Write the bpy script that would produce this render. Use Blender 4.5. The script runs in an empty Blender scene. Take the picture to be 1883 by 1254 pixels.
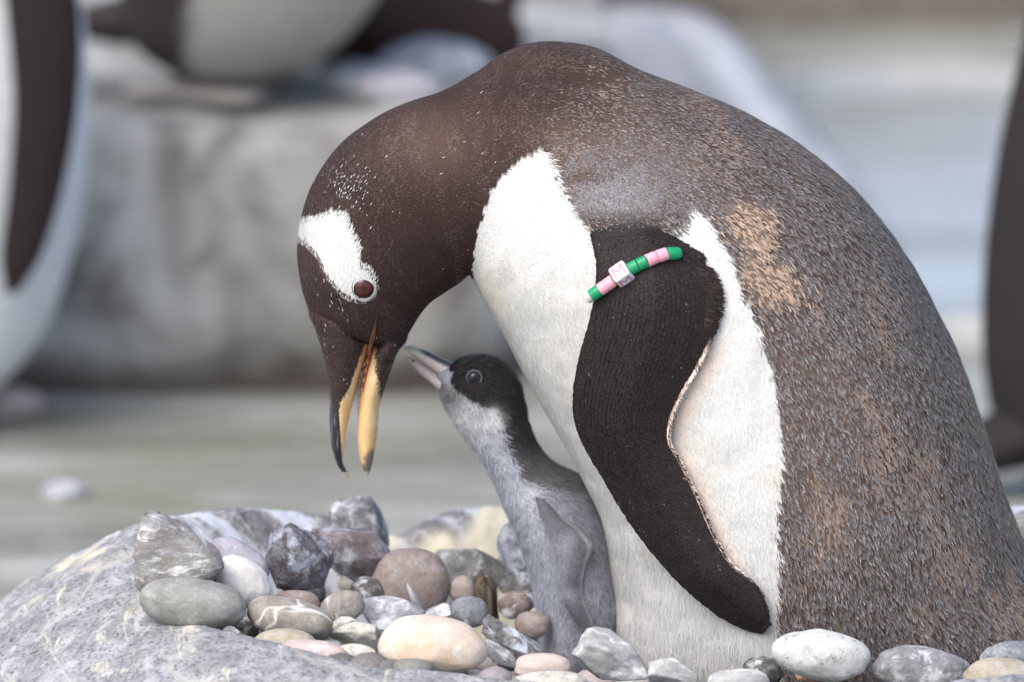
import bpy, math, numpy as np
from mathutils import Vector
from mathutils.bvhtree import BVHTree
R = math.radians
scene = bpy.context.scene
COL = scene.collection
rng = np.random.default_rng(11)

# ------------------------------------------------------------------ camera, sky, sun, exposure
PITCH = R(9.0); DIST = 5.2; SC = 3000.0; Z0 = 0.1934
CAM = np.array([0.0, -DIST * math.cos(PITCH), Z0 + DIST * math.sin(PITCH)])
cam_d = bpy.data.cameras.new('camera'); cam = bpy.data.objects.new('camera', cam_d)
COL.objects.link(cam); scene.camera = cam
cam.location = CAM; cam.rotation_euler = (R(90) - PITCH, 0, 0)
cam_d.sensor_width = 36.0; cam_d.lens = 36.0 * DIST / (1883.0 / SC)
cam_d.clip_start = 0.05; cam_d.clip_end = 500
cam_d.dof.use_dof = True; cam_d.dof.focus_distance = DIST - 0.07; cam_d.dof.aperture_fstop = 5.6
cam_d.dof.aperture_blades = 9

SUN_EL, SUN_AZ = R(50), R(214)            # azimuth measured from +Y clockwise: high behind the camera
world = bpy.data.worlds.new('World'); scene.world = world; world.use_nodes = True
wn = world.node_tree; bg = wn.nodes['Background']
sky = wn.nodes.new('ShaderNodeTexSky'); sky.sky_type = 'NISHITA'; sky.sun_disc = False
sky.sun_elevation = SUN_EL; sky.sun_rotation = SUN_AZ; sky.dust_density = 2.6; sky.air_density = 1.0; sky.ozone_density = 0.6
wn.links.new(sky.outputs['Color'], bg.inputs['Color']); bg.inputs['Strength'].default_value = 0.15
sd = bpy.data.lights.new('sun', 'SUN'); sd.energy = 1.5; sd.angle = R(50); sd.color = (1.0, 0.97, 0.93)
so = bpy.data.objects.new('sun', sd); COL.objects.link(so)
_d = Vector((math.sin(SUN_AZ) * math.cos(SUN_EL), math.cos(SUN_AZ) * math.cos(SUN_EL), math.sin(SUN_EL)))
so.rotation_euler = _d.to_track_quat('Z', 'Y').to_euler()
vs = scene.view_settings
vs.view_transform = 'Standard'; vs.look = 'None'; vs.exposure = 0.8; vs.gamma = 1.0; vs.use_curve_mapping = False

# ------------------------------------------------------------------ small maths
CP, SP = math.cos(PITCH), math.sin(PITCH)
def P(px, py, y):
    """world point on the plane Y = y that this picture position looks at"""
    u = (px - 941.5) / SC / DIST; v = -(py - 627.0) / SC / DIST
    d = np.array([u, CP + v * SP, -SP + v * CP])
    t = (y - CAM[1]) / d[1]
    return CAM + d * t
def proj(V):
    r = V - CAM
    dep = r[:, 1] * CP - r[:, 2] * SP
    up = r[:, 1] * SP + r[:, 2] * CP
    return 941.5 + r[:, 0] / dep * DIST * SC, 627.0 - up / dep * DIST * SC
def sproj(V):                                  # both flanks of an animal share one pattern
    W = V.copy(); W[:, 1] = -np.abs(W[:, 1]); return proj(W)
def gz(px, py, z):                             # world point on height z
    u = (px - 941.5) / SC / DIST; v = -(py - 627.0) / SC / DIST
    d = np.array([u, CP + v * SP, -SP + v * CP]); t = (z - CAM[2]) / d[2]
    return CAM + d * t
def srgb(*c):
    c = np.array(c, float) / 255.0
    return np.where(c <= 0.04045, c / 12.92, ((c + 0.055) / 1.055) ** 2.4)
def _h(i, j, k, s):
    n = (i * 374761393 + j * 668265263 + k * 2147483647 + s * 1274126177) & 0xffffffff
    n = ((n ^ (n >> 13)) * 1274126177) & 0xffffffff
    n = ((n ^ (n >> 16)) * 2246822519) & 0xffffffff
    return ((n ^ (n >> 15)) & 0xffffff) / float(0xffffff)
def vnoise(p, s=0):
    i = np.floor(p).astype(np.int64); f = p - i; f = f * f * (3 - 2 * f); o = 0
    for a in (0, 1):
        for b in (0, 1):
            for c in (0, 1):
                w = (f[:, 0] if a else 1 - f[:, 0]) * (f[:, 1] if b else 1 - f[:, 1]) * (f[:, 2] if c else 1 - f[:, 2])
                o = o + w * _h(i[:, 0] + a, i[:, 1] + b, i[:, 2] + c, s)
    return o * 2 - 1
def fbm(p, s=0, o=3):
    r = 0; a = 1.0; t = 0
    for k in range(o):
        r = r + a * vnoise(p * 2 ** k, s + k * 7); t += a; a *= 0.5
    return r / t
def inpoly(x, y, poly):
    c = np.zeros(len(x), bool); n = len(poly)
    for i in range(n):
        x1, y1 = poly[i]; x2, y2 = poly[i - 1]
        if y1 == y2: continue
        c ^= ((y1 > y) != (y2 > y)) & (x < (x2 - x1) * (y - y1) / (y2 - y1) + x1)
    return c
def sstep(a, b, x):
    t = np.clip((x - a) / (b - a), 0, 1); return t * t * (3 - 2 * t)
def mix(a, b, t): return a * (1 - t[:, None]) + b * t[:, None]
def nrm(v): return v / np.maximum(np.linalg.norm(v, axis=-1, keepdims=True), 1e-9)
def catmull(K, n):
    K = np.asarray(K, float); m = len(K)
    t = np.linspace(0, m - 1, n); i = np.minimum(t.astype(int), m - 2); f = (t - i)[:, None]
    p0 = K[np.maximum(i - 1, 0)]; p1 = K[i]; p2 = K[i + 1]; p3 = K[np.minimum(i + 2, m - 1)]
    return 0.5 * (2 * p1 + (p2 - p0) * f + (2 * p0 - 5 * p1 + 4 * p2 - p3) * f ** 2 + (3 * p1 - p0 - 3 * p2 + p3) * f ** 3), t

# ------------------------------------------------------------------ mesh helpers
def mesh_np(name, V, faces, smooth=True, col=None, normals=None):
    me = bpy.data.meshes.new(name)
    V = np.asarray(V, np.float32); me.vertices.add(len(V)); me.vertices.foreach_set('co', V.ravel())
    if not isinstance(faces, list): faces = [faces]
    faces = [np.asarray(f, np.int32) for f in faces if len(f)]
    idx = np.concatenate([f.ravel() for f in faces])
    cnt = np.concatenate([np.full(len(f), f.shape[1], np.int32) for f in faces])
    st = np.concatenate([[0], np.cumsum(cnt)[:-1]]).astype(np.int32)
    me.loops.add(len(idx)); me.loops.foreach_set('vertex_index', idx)
    me.polygons.add(len(cnt)); me.polygons.foreach_set('loop_start', st)
    me.polygons.foreach_set('use_smooth', np.full(len(cnt), smooth, bool))
    me.update(calc_edges=True)
    if col is not None:
        a = me.color_attributes.new('tint', 'FLOAT_COLOR', 'POINT')
        c4 = np.ones((len(V), 4), np.float32); c4[:, :col.shape[1]] = np.clip(col, 0, 1); a.data.foreach_set('color', c4.ravel())
    if normals is not None:
        me.normals_split_custom_set_from_vertices(normals.tolist())
    return me
def ob(name, me, mat=None, parent=None, loc=None):
    o = bpy.data.objects.new(name, me); COL.objects.link(o)
    if mat: me.materials.append(mat)
    if parent is not None: o.parent = parent
    if loc is not None: o.location = loc
    return o
def tag(o, label=None, cat=None, group=None, kind=None):
    if label: o['label'] = label
    if cat: o['category'] = cat
    if group: o['group'] = group
    if kind: o['kind'] = kind
    return o
def thing(name, label, cat, loc, group=None):
    o = bpy.data.objects.new(name, None); COL.objects.link(o); o.location = loc; o.empty_display_size = 0.02
    return tag(o, label, cat, group)
def child(name, V, faces, mat, parent, col=None, smooth=True, normals=None, kind=None):
    o = ob(name, mesh_np(name, V - np.array(parent.location), faces, smooth, col, normals), mat, parent)
    if kind: o['kind'] = kind
    return o
def fnormals(V, F):
    N = np.zeros_like(V); a = V[F[:, 0]]
    n = np.cross(V[F[:, 1]] - a, V[F[:, 2]] - a)
    for k in range(F.shape[1]): np.add.at(N, F[:, k], n)
    return nrm(N)
def ringgrid(rows, n, close=False):
    i = np.arange(rows if close else rows - 1)[:, None]; j = np.arange(n)[None, :]
    a = (i * n + j); b = (i * n + (j + 1) % n); i2 = (i + 1) % rows
    return np.stack([a, b, i2 * n + (j + 1) % n, i2 * n + j], -1).reshape(-1, 4)
class Loft:
    """closed tube through sections ((front px,py),(back px,py), half width, mid y, squareness)"""
    def __init__(s, secs, nl, nr, y=0.0, world=False):
        K = []
        for q in secs:
            F, B, w = q[0], q[1], q[2]; ym = y if len(q) < 4 or q[3] is None else q[3]; ex = 1.0 if len(q) < 5 else q[4]
            yf, yb = ym if isinstance(ym, tuple) else (ym, ym)
            f = np.array(F, float) if world else P(F[0], F[1], yf); b = np.array(B, float) if world else P(B[0], B[1], yb)
            K.append(np.concatenate([f, b, [w, ex]]))
        C, s.t = catmull(K, nl)
        f, b = C[:, :3], C[:, 3:6]; c = (f + b) / 2; d = (f - b) / 2; w = np.maximum(C[:, 6], 1e-4)
        ax = nrm(np.gradient(c, axis=0))
        side = np.cross(ax, nrm(d)); side = nrm(side)
        ref = np.array([0, -1.0, 0]) ; sg = np.sign((side * ref).sum(1)); sg[sg == 0] = 1; side *= sg[:, None]
        side = nrm(side * 0.0 + ref) if not world else side
        th = np.arange(nr) / nr * 2 * math.pi
        ct, st = np.cos(th), np.sin(th)
        ex = C[:, 7][:, None]
        ca = np.sign(ct) * np.abs(ct) ** ex; sa = np.sign(st) * np.abs(st) ** ex
        V = c[:, None, :] + d[:, None, :] * ca[..., None] + side[:, None, :] * (w[:, None] * sa)[..., None]
        T = nrm(np.gradient(V, axis=0))
        s.nl, s.nr = nl, nr
        s.V = np.vstack([V.reshape(-1, 3), c[:1], c[-1:]])
        s.T = np.vstack([T.reshape(-1, 3), T[:1, 0], T[-1:, 0]])
        s.u = np.concatenate([np.repeat(s.t, nr), [s.t[0], s.t[-1]]])
        s.a = np.concatenate([np.tile(th, nl), [0, 0]])
        F4 = ringgrid(nl, nr); n = nl * nr; j = np.arange(nr)
        c0 = np.stack([np.full(nr, n), (j + 1) % nr, j], -1)
        c1 = np.stack([np.full(nr, n + 1), (nl - 1) * nr + j, (nl - 1) * nr + (j + 1) % nr], -1)
        s.Q = F4; s.C = np.vstack([c0, c1])
        s.N = fnormals(s.V, s.Q)
        # make normals point outward
        cc = np.vstack([np.repeat(c, nr, 0), c[:1], c[-1:]])
        if ((s.V - cc) * s.N).sum() < 0:
            s.Q = s.Q[:, ::-1].copy(); s.C = s.C[:, ::-1].copy(); s.N = -s.N
        s.N[-2] = -ax[0]; s.N[-1] = ax[-1]
    def tris(s):
        return np.vstack([s.Q[:, [0, 1, 2]], s.Q[:, [0, 2, 3]], s.C])
    def faces(s): return [s.Q, s.C]
def scatter(L, n, dens=None, y_far=.04):
    T = L.tris(); a, b, c = L.V[T[:, 0]], L.V[T[:, 1]], L.V[T[:, 2]]
    ar = np.linalg.norm(np.cross(b - a, c - a), axis=1)
    if dens is not None: ar = ar * dens[T].mean(1)
    far_side = L.V[T[:, 0], 1] > y_far; ar = ar * np.where(far_side, .3, 1.0); n = int(n * (.68 if far_side.mean() > .2 else 1))
    k = rng.choice(len(T), n, p=ar / ar.sum())
    u, v = rng.random(n), rng.random(n); m = u + v > 1; u[m] = 1 - u[m]; v[m] = 1 - v[m]
    w = 1 - u - v; T = T[k]
    f = lambda A: A[T[:, 0]] * (w[:, None] if A.ndim > 1 else w) + A[T[:, 1]] * (u[:, None] if A.ndim > 1 else u) + A[T[:, 2]] * (v[:, None] if A.ndim > 1 else v)
    return f(L.V), nrm(f(L.N)), nrm(f(L.T)), f(L.u), f(L.a)
class Blades:
    """many small feather or down blades gathered into one mesh"""
    def __init__(s): s.V, s.F, s.C, s.N, s.n = [], [], [], [], 0
    def add(s, p, n, t, length, width, lift, c0, c1, rows=((0, .8), (.5, 1), (1, .15)), cmid=None, curl=0.0, nj=0.12):
        m = len(p); t = nrm(t - n * (t * n).sum(1)[:, None]); b = nrm(np.cross(t, n))
        length = np.broadcast_to(length, (m,))[:, None]; width = np.broadcast_to(width, (m,))[:, None]; lift = np.broadcast_to(lift, (m,))[:, None]
        bend = rng.normal(0, 1, (m, 1)) * curl
        nn = nrm(n + rng.normal(0, nj, (m, 3)))
        for k, (f, w) in enumerate(rows):
            q = p + t * length * f + n * (lift * length * f * (1.4 - 0.4 * f)) + b * bend * length * f * f - n * 0.0004
            cc = c0 * (1 - f) + c1 * f if cmid is None else (c0 * (1 - 2 * f) + cmid * 2 * f if f < .5 else cmid * (2 - 2 * f) + c1 * (2 * f - 1))
            s.V += [q - b * width * w * .5, q + b * width * w * .5]; s.C += [cc, cc]; s.N += [nn, nn]
        K = len(rows)
        base = s.n; i = np.arange(m)
        for k in range(K - 1):
            a = base + (2 * k) * m + i
            s.F.append(np.stack([a, a + m, a + 3 * m, a + 2 * m], -1))
        s.n += 2 * K * m
    def build(s, name, mat, parent):
        return child(name, np.vstack(s.V), np.vstack(s.F), mat, parent, np.vstack(s.C), True, np.vstack(s.N), kind='stuff')

# ------------------------------------------------------------------ materials
def newmat(name):
    m = bpy.data.materials.new(name); m.use_nodes = True; return m, m.node_tree, m.node_tree.nodes['Principled BSDF']
def nd(nt, t, **k):
    n = nt.nodes.new(t)
    for a, v in k.items(): setattr(n, a, v)
    return n
def noise(nt, vec, scale, detail=5, rough=.6, dist=0.0):
    n = nd(nt, 'ShaderNodeTexNoise'); n.inputs['Scale'].default_value = scale; n.inputs['Detail'].default_value = detail
    n.inputs['Roughness'].default_value = rough; n.inputs['Distortion'].default_value = dist
    if vec: nt.links.new(vec, n.inputs['Vector'])
    return n.outputs['Fac']
def ramp(nt, fac, stops, interp='LINEAR'):
    r = nd(nt, 'ShaderNodeValToRGB'); e = r.color_ramp.elements; r.color_ramp.interpolation = interp
    while len(e) < len(stops): e.new(0.5)
    for x, (p, c) in zip(e, stops):
        x.position = p; x.color = (*c, 1) if len(c) == 3 else c
    nt.links.new(fac, r.inputs['Fac']); return r.outputs['Color']
def mixc(nt, fac, a, b, mode='MIX'):
    m = nd(nt, 'ShaderNodeMix', data_type='RGBA', blend_type=mode)
    for sock, v in ((m.inputs[0], fac), (m.inputs[6], a), (m.inputs[7], b)):
        if isinstance(v, (int, float)): sock.default_value = v
        elif isinstance(v, (tuple, list, np.ndarray)): sock.default_value = (*v, 1)
        else: nt.links.new(v, sock)
    return m.outputs[2]
def bump(nt, bs, h, strength, dist):
    b = nd(nt, 'ShaderNodeBump'); b.inputs['Strength'].default_value = strength; b.inputs['Distance'].default_value = dist
    nt.links.new(h, b.inputs['Height'])
    old = bs.inputs['Normal'].links
    if old: nt.links.new(old[0].from_socket, b.inputs['Normal'])
    nt.links.new(b.outputs['Normal'], bs.inputs['Normal'])
BW = lambda a: (a, a, a)
def objvec(nt, off=0.0, scale=(1, 1, 1)):
    tc = nd(nt, 'ShaderNodeTexCoord'); mp = nd(nt, 'ShaderNodeMapping'); mp.inputs['Location'].default_value = (off, off * 1.7, off * .6)
    mp.inputs['Scale'].default_value = scale
    nt.links.new(tc.outputs['Object'], mp.inputs['Vector']); return mp.outputs['Vector']
def tint_mat(name, rough=.75, grain=0.0, gscale=900, spec=.3, sheen=0.0):
    m, nt, b = newmat(name)
    a = nd(nt, 'ShaderNodeAttribute', attribute_name='tint'); c = a.outputs['Color']
    if grain:
        c = mixc(nt, grain, c, ramp(nt, noise(nt, objvec(nt), gscale, 3), [(.3, BW(.25)), (.7, BW(1))]), 'MULTIPLY')
    nt.links.new(c, b.inputs['Base Color']); b.inputs['Roughness'].default_value = rough
    b.inputs['Specular IOR Level'].default_value = spec; b.inputs['Sheen Weight'].default_value = sheen
    b.inputs['Sheen Roughness'].default_value = .5
    return m
M_SKIN = tint_mat('plumage_base', .85, .5, 700, .15)
M_FEATHER = tint_mat('feathers', .6, 0, 1, .22, .05)
M_DOWN = tint_mat('down', .8, 0, 1, .15, .25)
M_BILL = tint_mat('bill_horn', .34, .25, 500, .5)
_nt = M_BILL.node_tree; _nt.links.new(next(n for n in _nt.nodes if n.bl_idname == 'ShaderNodeAttribute').outputs['Alpha'], _nt.nodes['Principled BSDF'].inputs['Roughness'])
M_FLESH = tint_mat('flesh', .5, .3, 600, .4)
M_EYE = tint_mat('eye', .06, 0, 1, .5)
M_SMOOTHBIRD = tint_mat('far_plumage', .8, .3, 120, .2)
def plain(name, c, rough=.5, spec=.5, sub=0.0, trans=0.0):
    m, nt, b = newmat(name); b.inputs['Base Color'].default_value = (*c, 1); b.inputs['Roughness'].default_value = rough
    b.inputs['Specular IOR Level'].default_value = spec; b.inputs['Transmission Weight'].default_value = trans
    n = noise(nt, objvec(nt), 700, 3); c2 = tuple(np.array(c) * .82)
    nt.links.new(ramp(nt, n, [(.35, c2), (.6, tuple(c))]), b.inputs['Base Color']); return m
def stone_mat(name, c1, c2, c3=None, sc=60, white=0.0, vein=0.0, dark=0.0, rough=.75, pit=.4, off=0.0, streak=(1, 1, 1), wc=(.80, .80, .80), warm=0.0):
    """c1/c2 the stone's two tones, white: limewash and droppings, vein: pale mineral veins, dark: sooty blotches"""
    sc = sc * 2.3; m, nt, b = newmat(name); v = objvec(nt, off); vs_ = objvec(nt, off + 3, streak)
    c = ramp(nt, noise(nt, vs_, sc, 8, .68, .25), [(.34, tuple(c1)), (.64, tuple(c2))])
    if c3 is not None:
        c = mixc(nt, ramp(nt, noise(nt, v, sc * .7, 7, .72, .3), [(.5, BW(0)), (.64, BW(.8))]), c, tuple(c3))
    if dark:
        c = mixc(nt, ramp(nt, noise(nt, v, sc * .8, 8, .75, .4), [(.62 - dark * .25, BW(0)), (.72 - dark * .2, BW(.85))]), c, (.05, .048, .052))
    if vein:
        w = noise(nt, v, sc * .2, 3, .5, .5)
        mm = nd(nt, 'ShaderNodeMath', operation='SUBTRACT'); mm.inputs[1].default_value = .5; nt.links.new(w, mm.inputs[0])
        ma = nd(nt, 'ShaderNodeMath', operation='ABSOLUTE'); nt.links.new(mm.outputs[0], ma.inputs[0])
        c = mixc(nt, ramp(nt, ma.outputs[0], [(0, BW(1)), (.012 * vein + .004, BW(0))]), c, (.78, .77, .75))
    if white:
        c = mixc(nt, ramp(nt, noise(nt, vs_, sc * .5, 9, .7, .35), [(.60 - white * .22, BW(0)), (.68 - white * .16, BW(.92))]), c, tuple(wc))
    c = mixc(nt, ramp(nt, noise(nt, objvec(nt, off + 9), 95, 9, .78, .2), [(.5, BW(0)), (.66, BW(.5))]), c, tuple(srgb(198, 199, 203)))
    c = mixc(nt, .35, c, ramp(nt, noise(nt, v, 900, 3, .7), [(.3, BW(.45)), (.62, BW(1))]), 'MULTIPLY')
    nt.links.new(c, b.inputs['Base Color']); b.inputs['Roughness'].default_value = rough; b.inputs['Specular IOR Level'].default_value = .35
    bump(nt, b, noise(nt, v, 260, 7, .7), pit, .004); bump(nt, b, noise(nt, v, 1100, 4, .7), pit * .6, .0012)
    return m

# ================================================================== SETTING
GZ = -0.12
# ---- ground: wet stained concrete floor
def ground_mat():
    m, nt, b = newmat('wet_concrete'); v = objvec(nt, 0, (1, 1, 1)); vl = objvec(nt, 2, (.55, 1.5, 1))
    big = noise(nt, vl, 4.5, 7, .66, .5)
    c = ramp(nt, big, [(.32, srgb(112, 111, 102)), (.47, srgb(140, 139, 130)), (.58, srgb(160, 160, 152)), (.72, srgb(188, 188, 184))])
    c = mixc(nt, ramp(nt, noise(nt, v, 5.5, 5, .6), [(.48, BW(0)), (.66, BW(.55))]), c, tuple(srgb(124, 122, 100)))
    c = mixc(nt, ramp(nt, noise(nt, vl, 7, 6, .6, .8), [(.66, BW(0)), (.74, BW(.7))]), c, tuple(srgb(214, 214, 212)))
    nt.links.new(c, b.inputs['Base Color'])
    nt.links.new(ramp(nt, noise(nt, vl, 3.1, 4), [(.4, BW(.16)), (.62, BW(.6))]), b.inputs['Roughness'])
    bump(nt, b, noise(nt, v, 45, 6, .65), .35, .012)
    return m
gx = np.linspace(-30, 30, 121); gy = np.linspace(-12, 60, 145)
X, Y = np.meshgrid(gx, gy); V = np.stack([X.ravel(), Y.ravel(), np.full(X.size, GZ)], -1)
V[:, 2] += fbm(V * .8, 5) * .006
def grid_faces(nr, nc):
    i = np.arange(nr - 1)[:, None]; j = np.arange(nc - 1)[None]; a = i * nc + j
    return np.stack([a, a + 1, a + nc + 1, a + nc], -1).reshape(-1, 4)
tag(ob('ground', mesh_np('ground', V, grid_faces(145, 121)), ground_mat()), kind='structure')

# ---- pool of water in the right background
def water_mat():
    m, nt, b = newmat('pool_water'); v = objvec(nt, 0, (.6, 1.6, 1))
    b.inputs['Base Color'].default_value = (*srgb(150, 158, 164), 1)
    nt.links.new(ramp(nt, noise(nt, v, 2.2, 4), [(.38, srgb(132, 136, 128)), (.62, srgb(176, 182, 188))]), b.inputs['Base Color'])
    b.inputs['Roughness'].default_value = .08; bump(nt, b, noise(nt, v, 22, 4), .25, .01); return m
pool = np.array([gz(1330, 590, GZ), gz(1480, 625, GZ), gz(1700, 632, GZ), gz(1950, 600, GZ), gz(2200, 420, GZ), gz(2150, 230, GZ), gz(1800, 170, GZ), gz(1450, 190, GZ), gz(1250, 330, GZ)])
lo, _ = catmull(np.vstack([pool, pool[:1]]), 73); lo = lo[:-1]; cen = lo.mean(0)
lo[:, 2] = GZ + .012; cen[2] = GZ + .012
tag(ob('pool_water', mesh_np('pool_water', np.vstack([lo, cen]), np.stack([np.arange(72), (np.arange(72) + 1) % 72, np.full(72, 72)], -1)), water_mat()), kind='structure')
# pale kerb round the pool
out = nrm((lo - cen) * np.array([1, 1, 0])); rows = [lo + out * o + np.array([0, 0, z]) for o, z in ((0, -.03), (0, .008), (.004, .014), (.022, .014), (.028, .008), (.03, -.04))]
n = 72; V = np.vstack(rows); F = []
F = ringgrid(6, 72)
M_KERB = stone_mat('kerb_concrete', srgb(160, 160, 158), srgb(190, 190, 188), sc=6, pit=.2)
kb = ob('pool_kerb', mesh_np('pool_kerb', V, F[:, ::-1]), M_KERB); tag(kb, kind='structure')

# ---- low rock wall with a terrace behind it
WY = gz(400, 728, GZ)[1]; WT = P(300, 222, WY)[2]
def wall_mat():
    m, nt, b = newmat('weathered_wall'); v = objvec(nt, 0, (1, 1, 1)); vv = objvec(nt, 4, (1, 1, .38))
    c = ramp(nt, noise(nt, vv, 8, 6, .62, .5), [(.34, srgb(112, 109, 104)), (.47, srgb(154, 152, 147)), (.58, srgb(182, 180, 176)), (.7, srgb(202, 201, 198))])
    c = mixc(nt, ramp(nt, noise(nt, v, 16, 6, .7, .5), [(.52, BW(0)), (.66, BW(.75))]), c, tuple(srgb(98, 92, 86)))
    # algae tide line along the foot of the wall
    sx = nd(nt, 'ShaderNodeSeparateXYZ'); nt.links.new(objvec(nt), sx.inputs[0])
    ad = nd(nt, 'ShaderNodeMath', operation='MULTIPLY_ADD'); ad.inputs[1].default_value = .04; nt.links.new(noise(nt, v, 9, 5), ad.inputs[0]); nt.links.new(sx.outputs['Z'], ad.inputs[2])
    c = mixc(nt, ramp(nt, ad.outputs[0], [(.0, BW(1)), (.036, BW(.85)), (.062, BW(0))]), c, tuple(srgb(74, 62, 54)))
    nt.links.new(c, b.inputs['Base Color']); b.inputs['Roughness'].default_value = .85
    bump(nt, b, noise(nt, v, 30, 8, .7), .6, .02); return m
xs = np.linspace(-6, 0.08, 260)
H = WT - GZ
prof = [(0, -.03), (.0, .01), (-.01, .05), (-.004, .1), (.0, .15), (.004, H - .03), (.012, H - .012), (.03, H - .002), (.06, H), (.25, H + .003), (.6, H + .006), (1.2, H + .01), (2.5, H), (2.7, H - .1), (2.72, -.03)]
pr, _ = catmull(prof, 90); rowsV = []
for x in xs:
    endk = sstep(-.08, .08, np.array([x]))[0]
    yo = 0.9 * endk ** 2 * .3
    rowsV.append(np.stack([np.full(90, x), WY + pr[:, 0] + yo, pr[:, 1] * (1 - .0 * endk)], -1))
V = np.vstack(rowsV)
nz = fbm(np.stack([V[:, 0] * 9, V[:, 1] * 9, V[:, 2] * 9], -1), 3, 4)
front = V[:, 1] < WY + .5
V[:, 1] -= nz * .022 * front; V[:, 2] += fbm(V * 6, 9, 3) * .012 * (V[:, 2] > H * .8)
crx = gz(470, 728, GZ)[0]                         # a vertical crack in the face
V[:, 1] += .045 * np.exp(-((V[:, 0] - crx - .012 * fbm(V * 20, 2)) / .008) ** 2) * (V[:, 1] < WY + .05) * sstep(.13, .05, V[:, 2])
F = grid_faces(260, 90)
j = np.arange(90)
wt = thing('rock_wall', 'low weathered grey rock wall with dark wet foot behind the nest', 'wall', (0, WY, GZ))
V[:, 2] += GZ
o = child('wall_face', V, F, wall_mat(), wt)
endc = V[-90:]; mid = endc.mean(0)
child('wall_end', np.vstack([endc, mid]), np.stack([j, (j + 1) % 90, np.full(90, 90)], -1), o.data.materials[0], wt)

# ================================================================== NEST RING
crest = [(238, 1012, 0.01), (256, 1080, -0.07), (330, 1138, -0.13), (450, 1172, -0.17), (640, 1212, -0.195), (880, 1240, -0.21), (1050, 1252, -0.215),
         (1300, 1264, -.22), (1600, 1266, -.21), (1900, 1240, -.18), (2130, 1160, -.06), (2150, 1040, .1), (1960, 945, .19), (1700, 938, .22), (1400, 940, .235), (1100, 936, .235), (900, 936, .225),
         (830, 944, .22), (745, 985, .21), (660, 970, .205), (575, 938, .185), (450, 934, .15), (335, 955, .095), (262, 975, .055)]
CW = np.array([P(*c) for c in crest]); CW = np.vstack([CW[-2:], CW, CW[:3]])
NA = 620
cc, _ = catmull(CW, NA * 2)
k0 = int(2 / (len(CW) - 1) * NA * 2); k1 = int((2 + len(crest)) / (len(CW) - 1) * NA * 2)
cc = cc[k0:k1]; 
dl = np.concatenate([[0], np.cumsum(np.linalg.norm(np.diff(np.vstack([cc, cc[:1]]), axis=0), axis=1))])
tt = np.linspace(0, dl[-1], NA + 1)[:-1]; cw = np.stack([np.interp(tt, dl, np.append(cc[:, k], cc[0, k])) for k in range(3)], -1)
tg = nrm(np.roll(cw, -3, 0) - np.roll(cw, 3, 0)); og = np.stack([tg[:, 1], -tg[:, 0], np.zeros(NA)], -1)
ctr = np.array([.12, .0, 0])
if ((cw - ctr) * og).sum() < 0: og = -og
og[:, 2] = 0; og = nrm(og)
for _ in range(30): og = nrm((og + np.roll(og, 1, 0) + np.roll(og, -1, 0)))
prof = [(-.075, -.075), (-.06, -.062), (-.045, -.042), (-.028, -.02), (-.012, -.005), (0, 0), (.02, -.004), (.045, -.017), (.075, -.037), (.11, -.066), (.15, -.11), (.18, -.16), (.2, -.22)]
pr, _ = catmull(prof, 110)
V = cw[None] + og[None] * pr[:, 0][:, None, None]; V[..., 2] += pr[:, 1][:, None]
inner = V[0]; mids = [ctr + np.array([0, 0, -.02]) * 1 + (inner - ctr) * f for f in (.1, .4, .7)]
for q in mids: q[:, 2] = -.02
V = np.concatenate([np.stack(mids), V]); NR = len(V); V = V.reshape(-1, 3)
Nn = fnormals(V, ringgrid(NR, NA))
if Nn[NA * 60:, 2].mean() < 0: Nn = -Nn; rf = ringgrid(NR, NA)[:, ::-1]
else: rf = ringgrid(NR, NA)
d = fbm(V * 14, 21, 3) * .007 + fbm(V * 60, 22, 3) * .0022 + np.minimum(fbm(V * 190, 23, 3) + .15, 0) * .004 + fbm(V * 420, 25, 2) * .0007
V = V + Nn * d[:, None]
def ring_mat():
    m, nt, b = newmat('nest_limestone'); v = objvec(nt, 0); vs_ = objvec(nt, 1, (1.5, .6, 2.0))
    c = ramp(nt, noise(nt, v, 60, 9, .75, .4), [(.32, srgb(128, 127, 129)), (.5, srgb(164, 163, 165)), (.68, srgb(204, 204, 206))])
    c = mixc(nt, ramp(nt, noise(nt, v, 330, 6, .75), [(.38, BW(.75)), (.5, BW(0))]), c, tuple(srgb(82, 80, 86)))
    c = mixc(nt, ramp(nt, noise(nt, vs_, 26, 8, .7, .8), [(.53, BW(0)), (.64, BW(.7))]), c, tuple(srgb(206, 208, 212)))
    c = mixc(nt, ramp(nt, noise(nt, objvec(nt, 5, (2.4, .5, 1.5)), 26, 8, .7, .8), [(.57, BW(0)), (.66, BW(.8))]), c, tuple(srgb(226, 220, 196)))
    w = nd(nt, 'ShaderNodeTexWave'); w.inputs['Scale'].default_value = 4.2; w.inputs['Distortion'].default_value = 9; w.inputs['Detail'].default_value = 5; w.inputs['Detail Scale'].default_value = 1.6
    nt.links.new(objvec(nt, 2, (1, .5, 2.6)), w.inputs['Vector'])
    c = mixc(nt, ramp(nt, w.outputs['Fac'], [(.985, BW(0)), (.999, BW(.4))]), c, tuple(srgb(214, 208, 196)))
    at = nd(nt, 'ShaderNodeAttribute', attribute_name='tint'); sx = nd(nt, 'ShaderNodeSeparateColor'); nt.links.new(at.outputs['Color'], sx.inputs[0])
    c = mixc(nt, sx.outputs[0], c, tuple(srgb(236, 226, 200))); c = mixc(nt, sx.outputs[1], c, tuple(srgb(222, 226, 234)))
    c = mixc(nt, sx.outputs[2], c, tuple(srgb(96, 90, 92)))
    nt.links.new(c, b.inputs['Base Color']); b.inputs['Roughness'].default_value = .82; b.inputs['Specular IOR Level'].default_value = .3
    bump(nt, b, noise(nt, v, 330, 7, .75), .7, .004); return m
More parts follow.
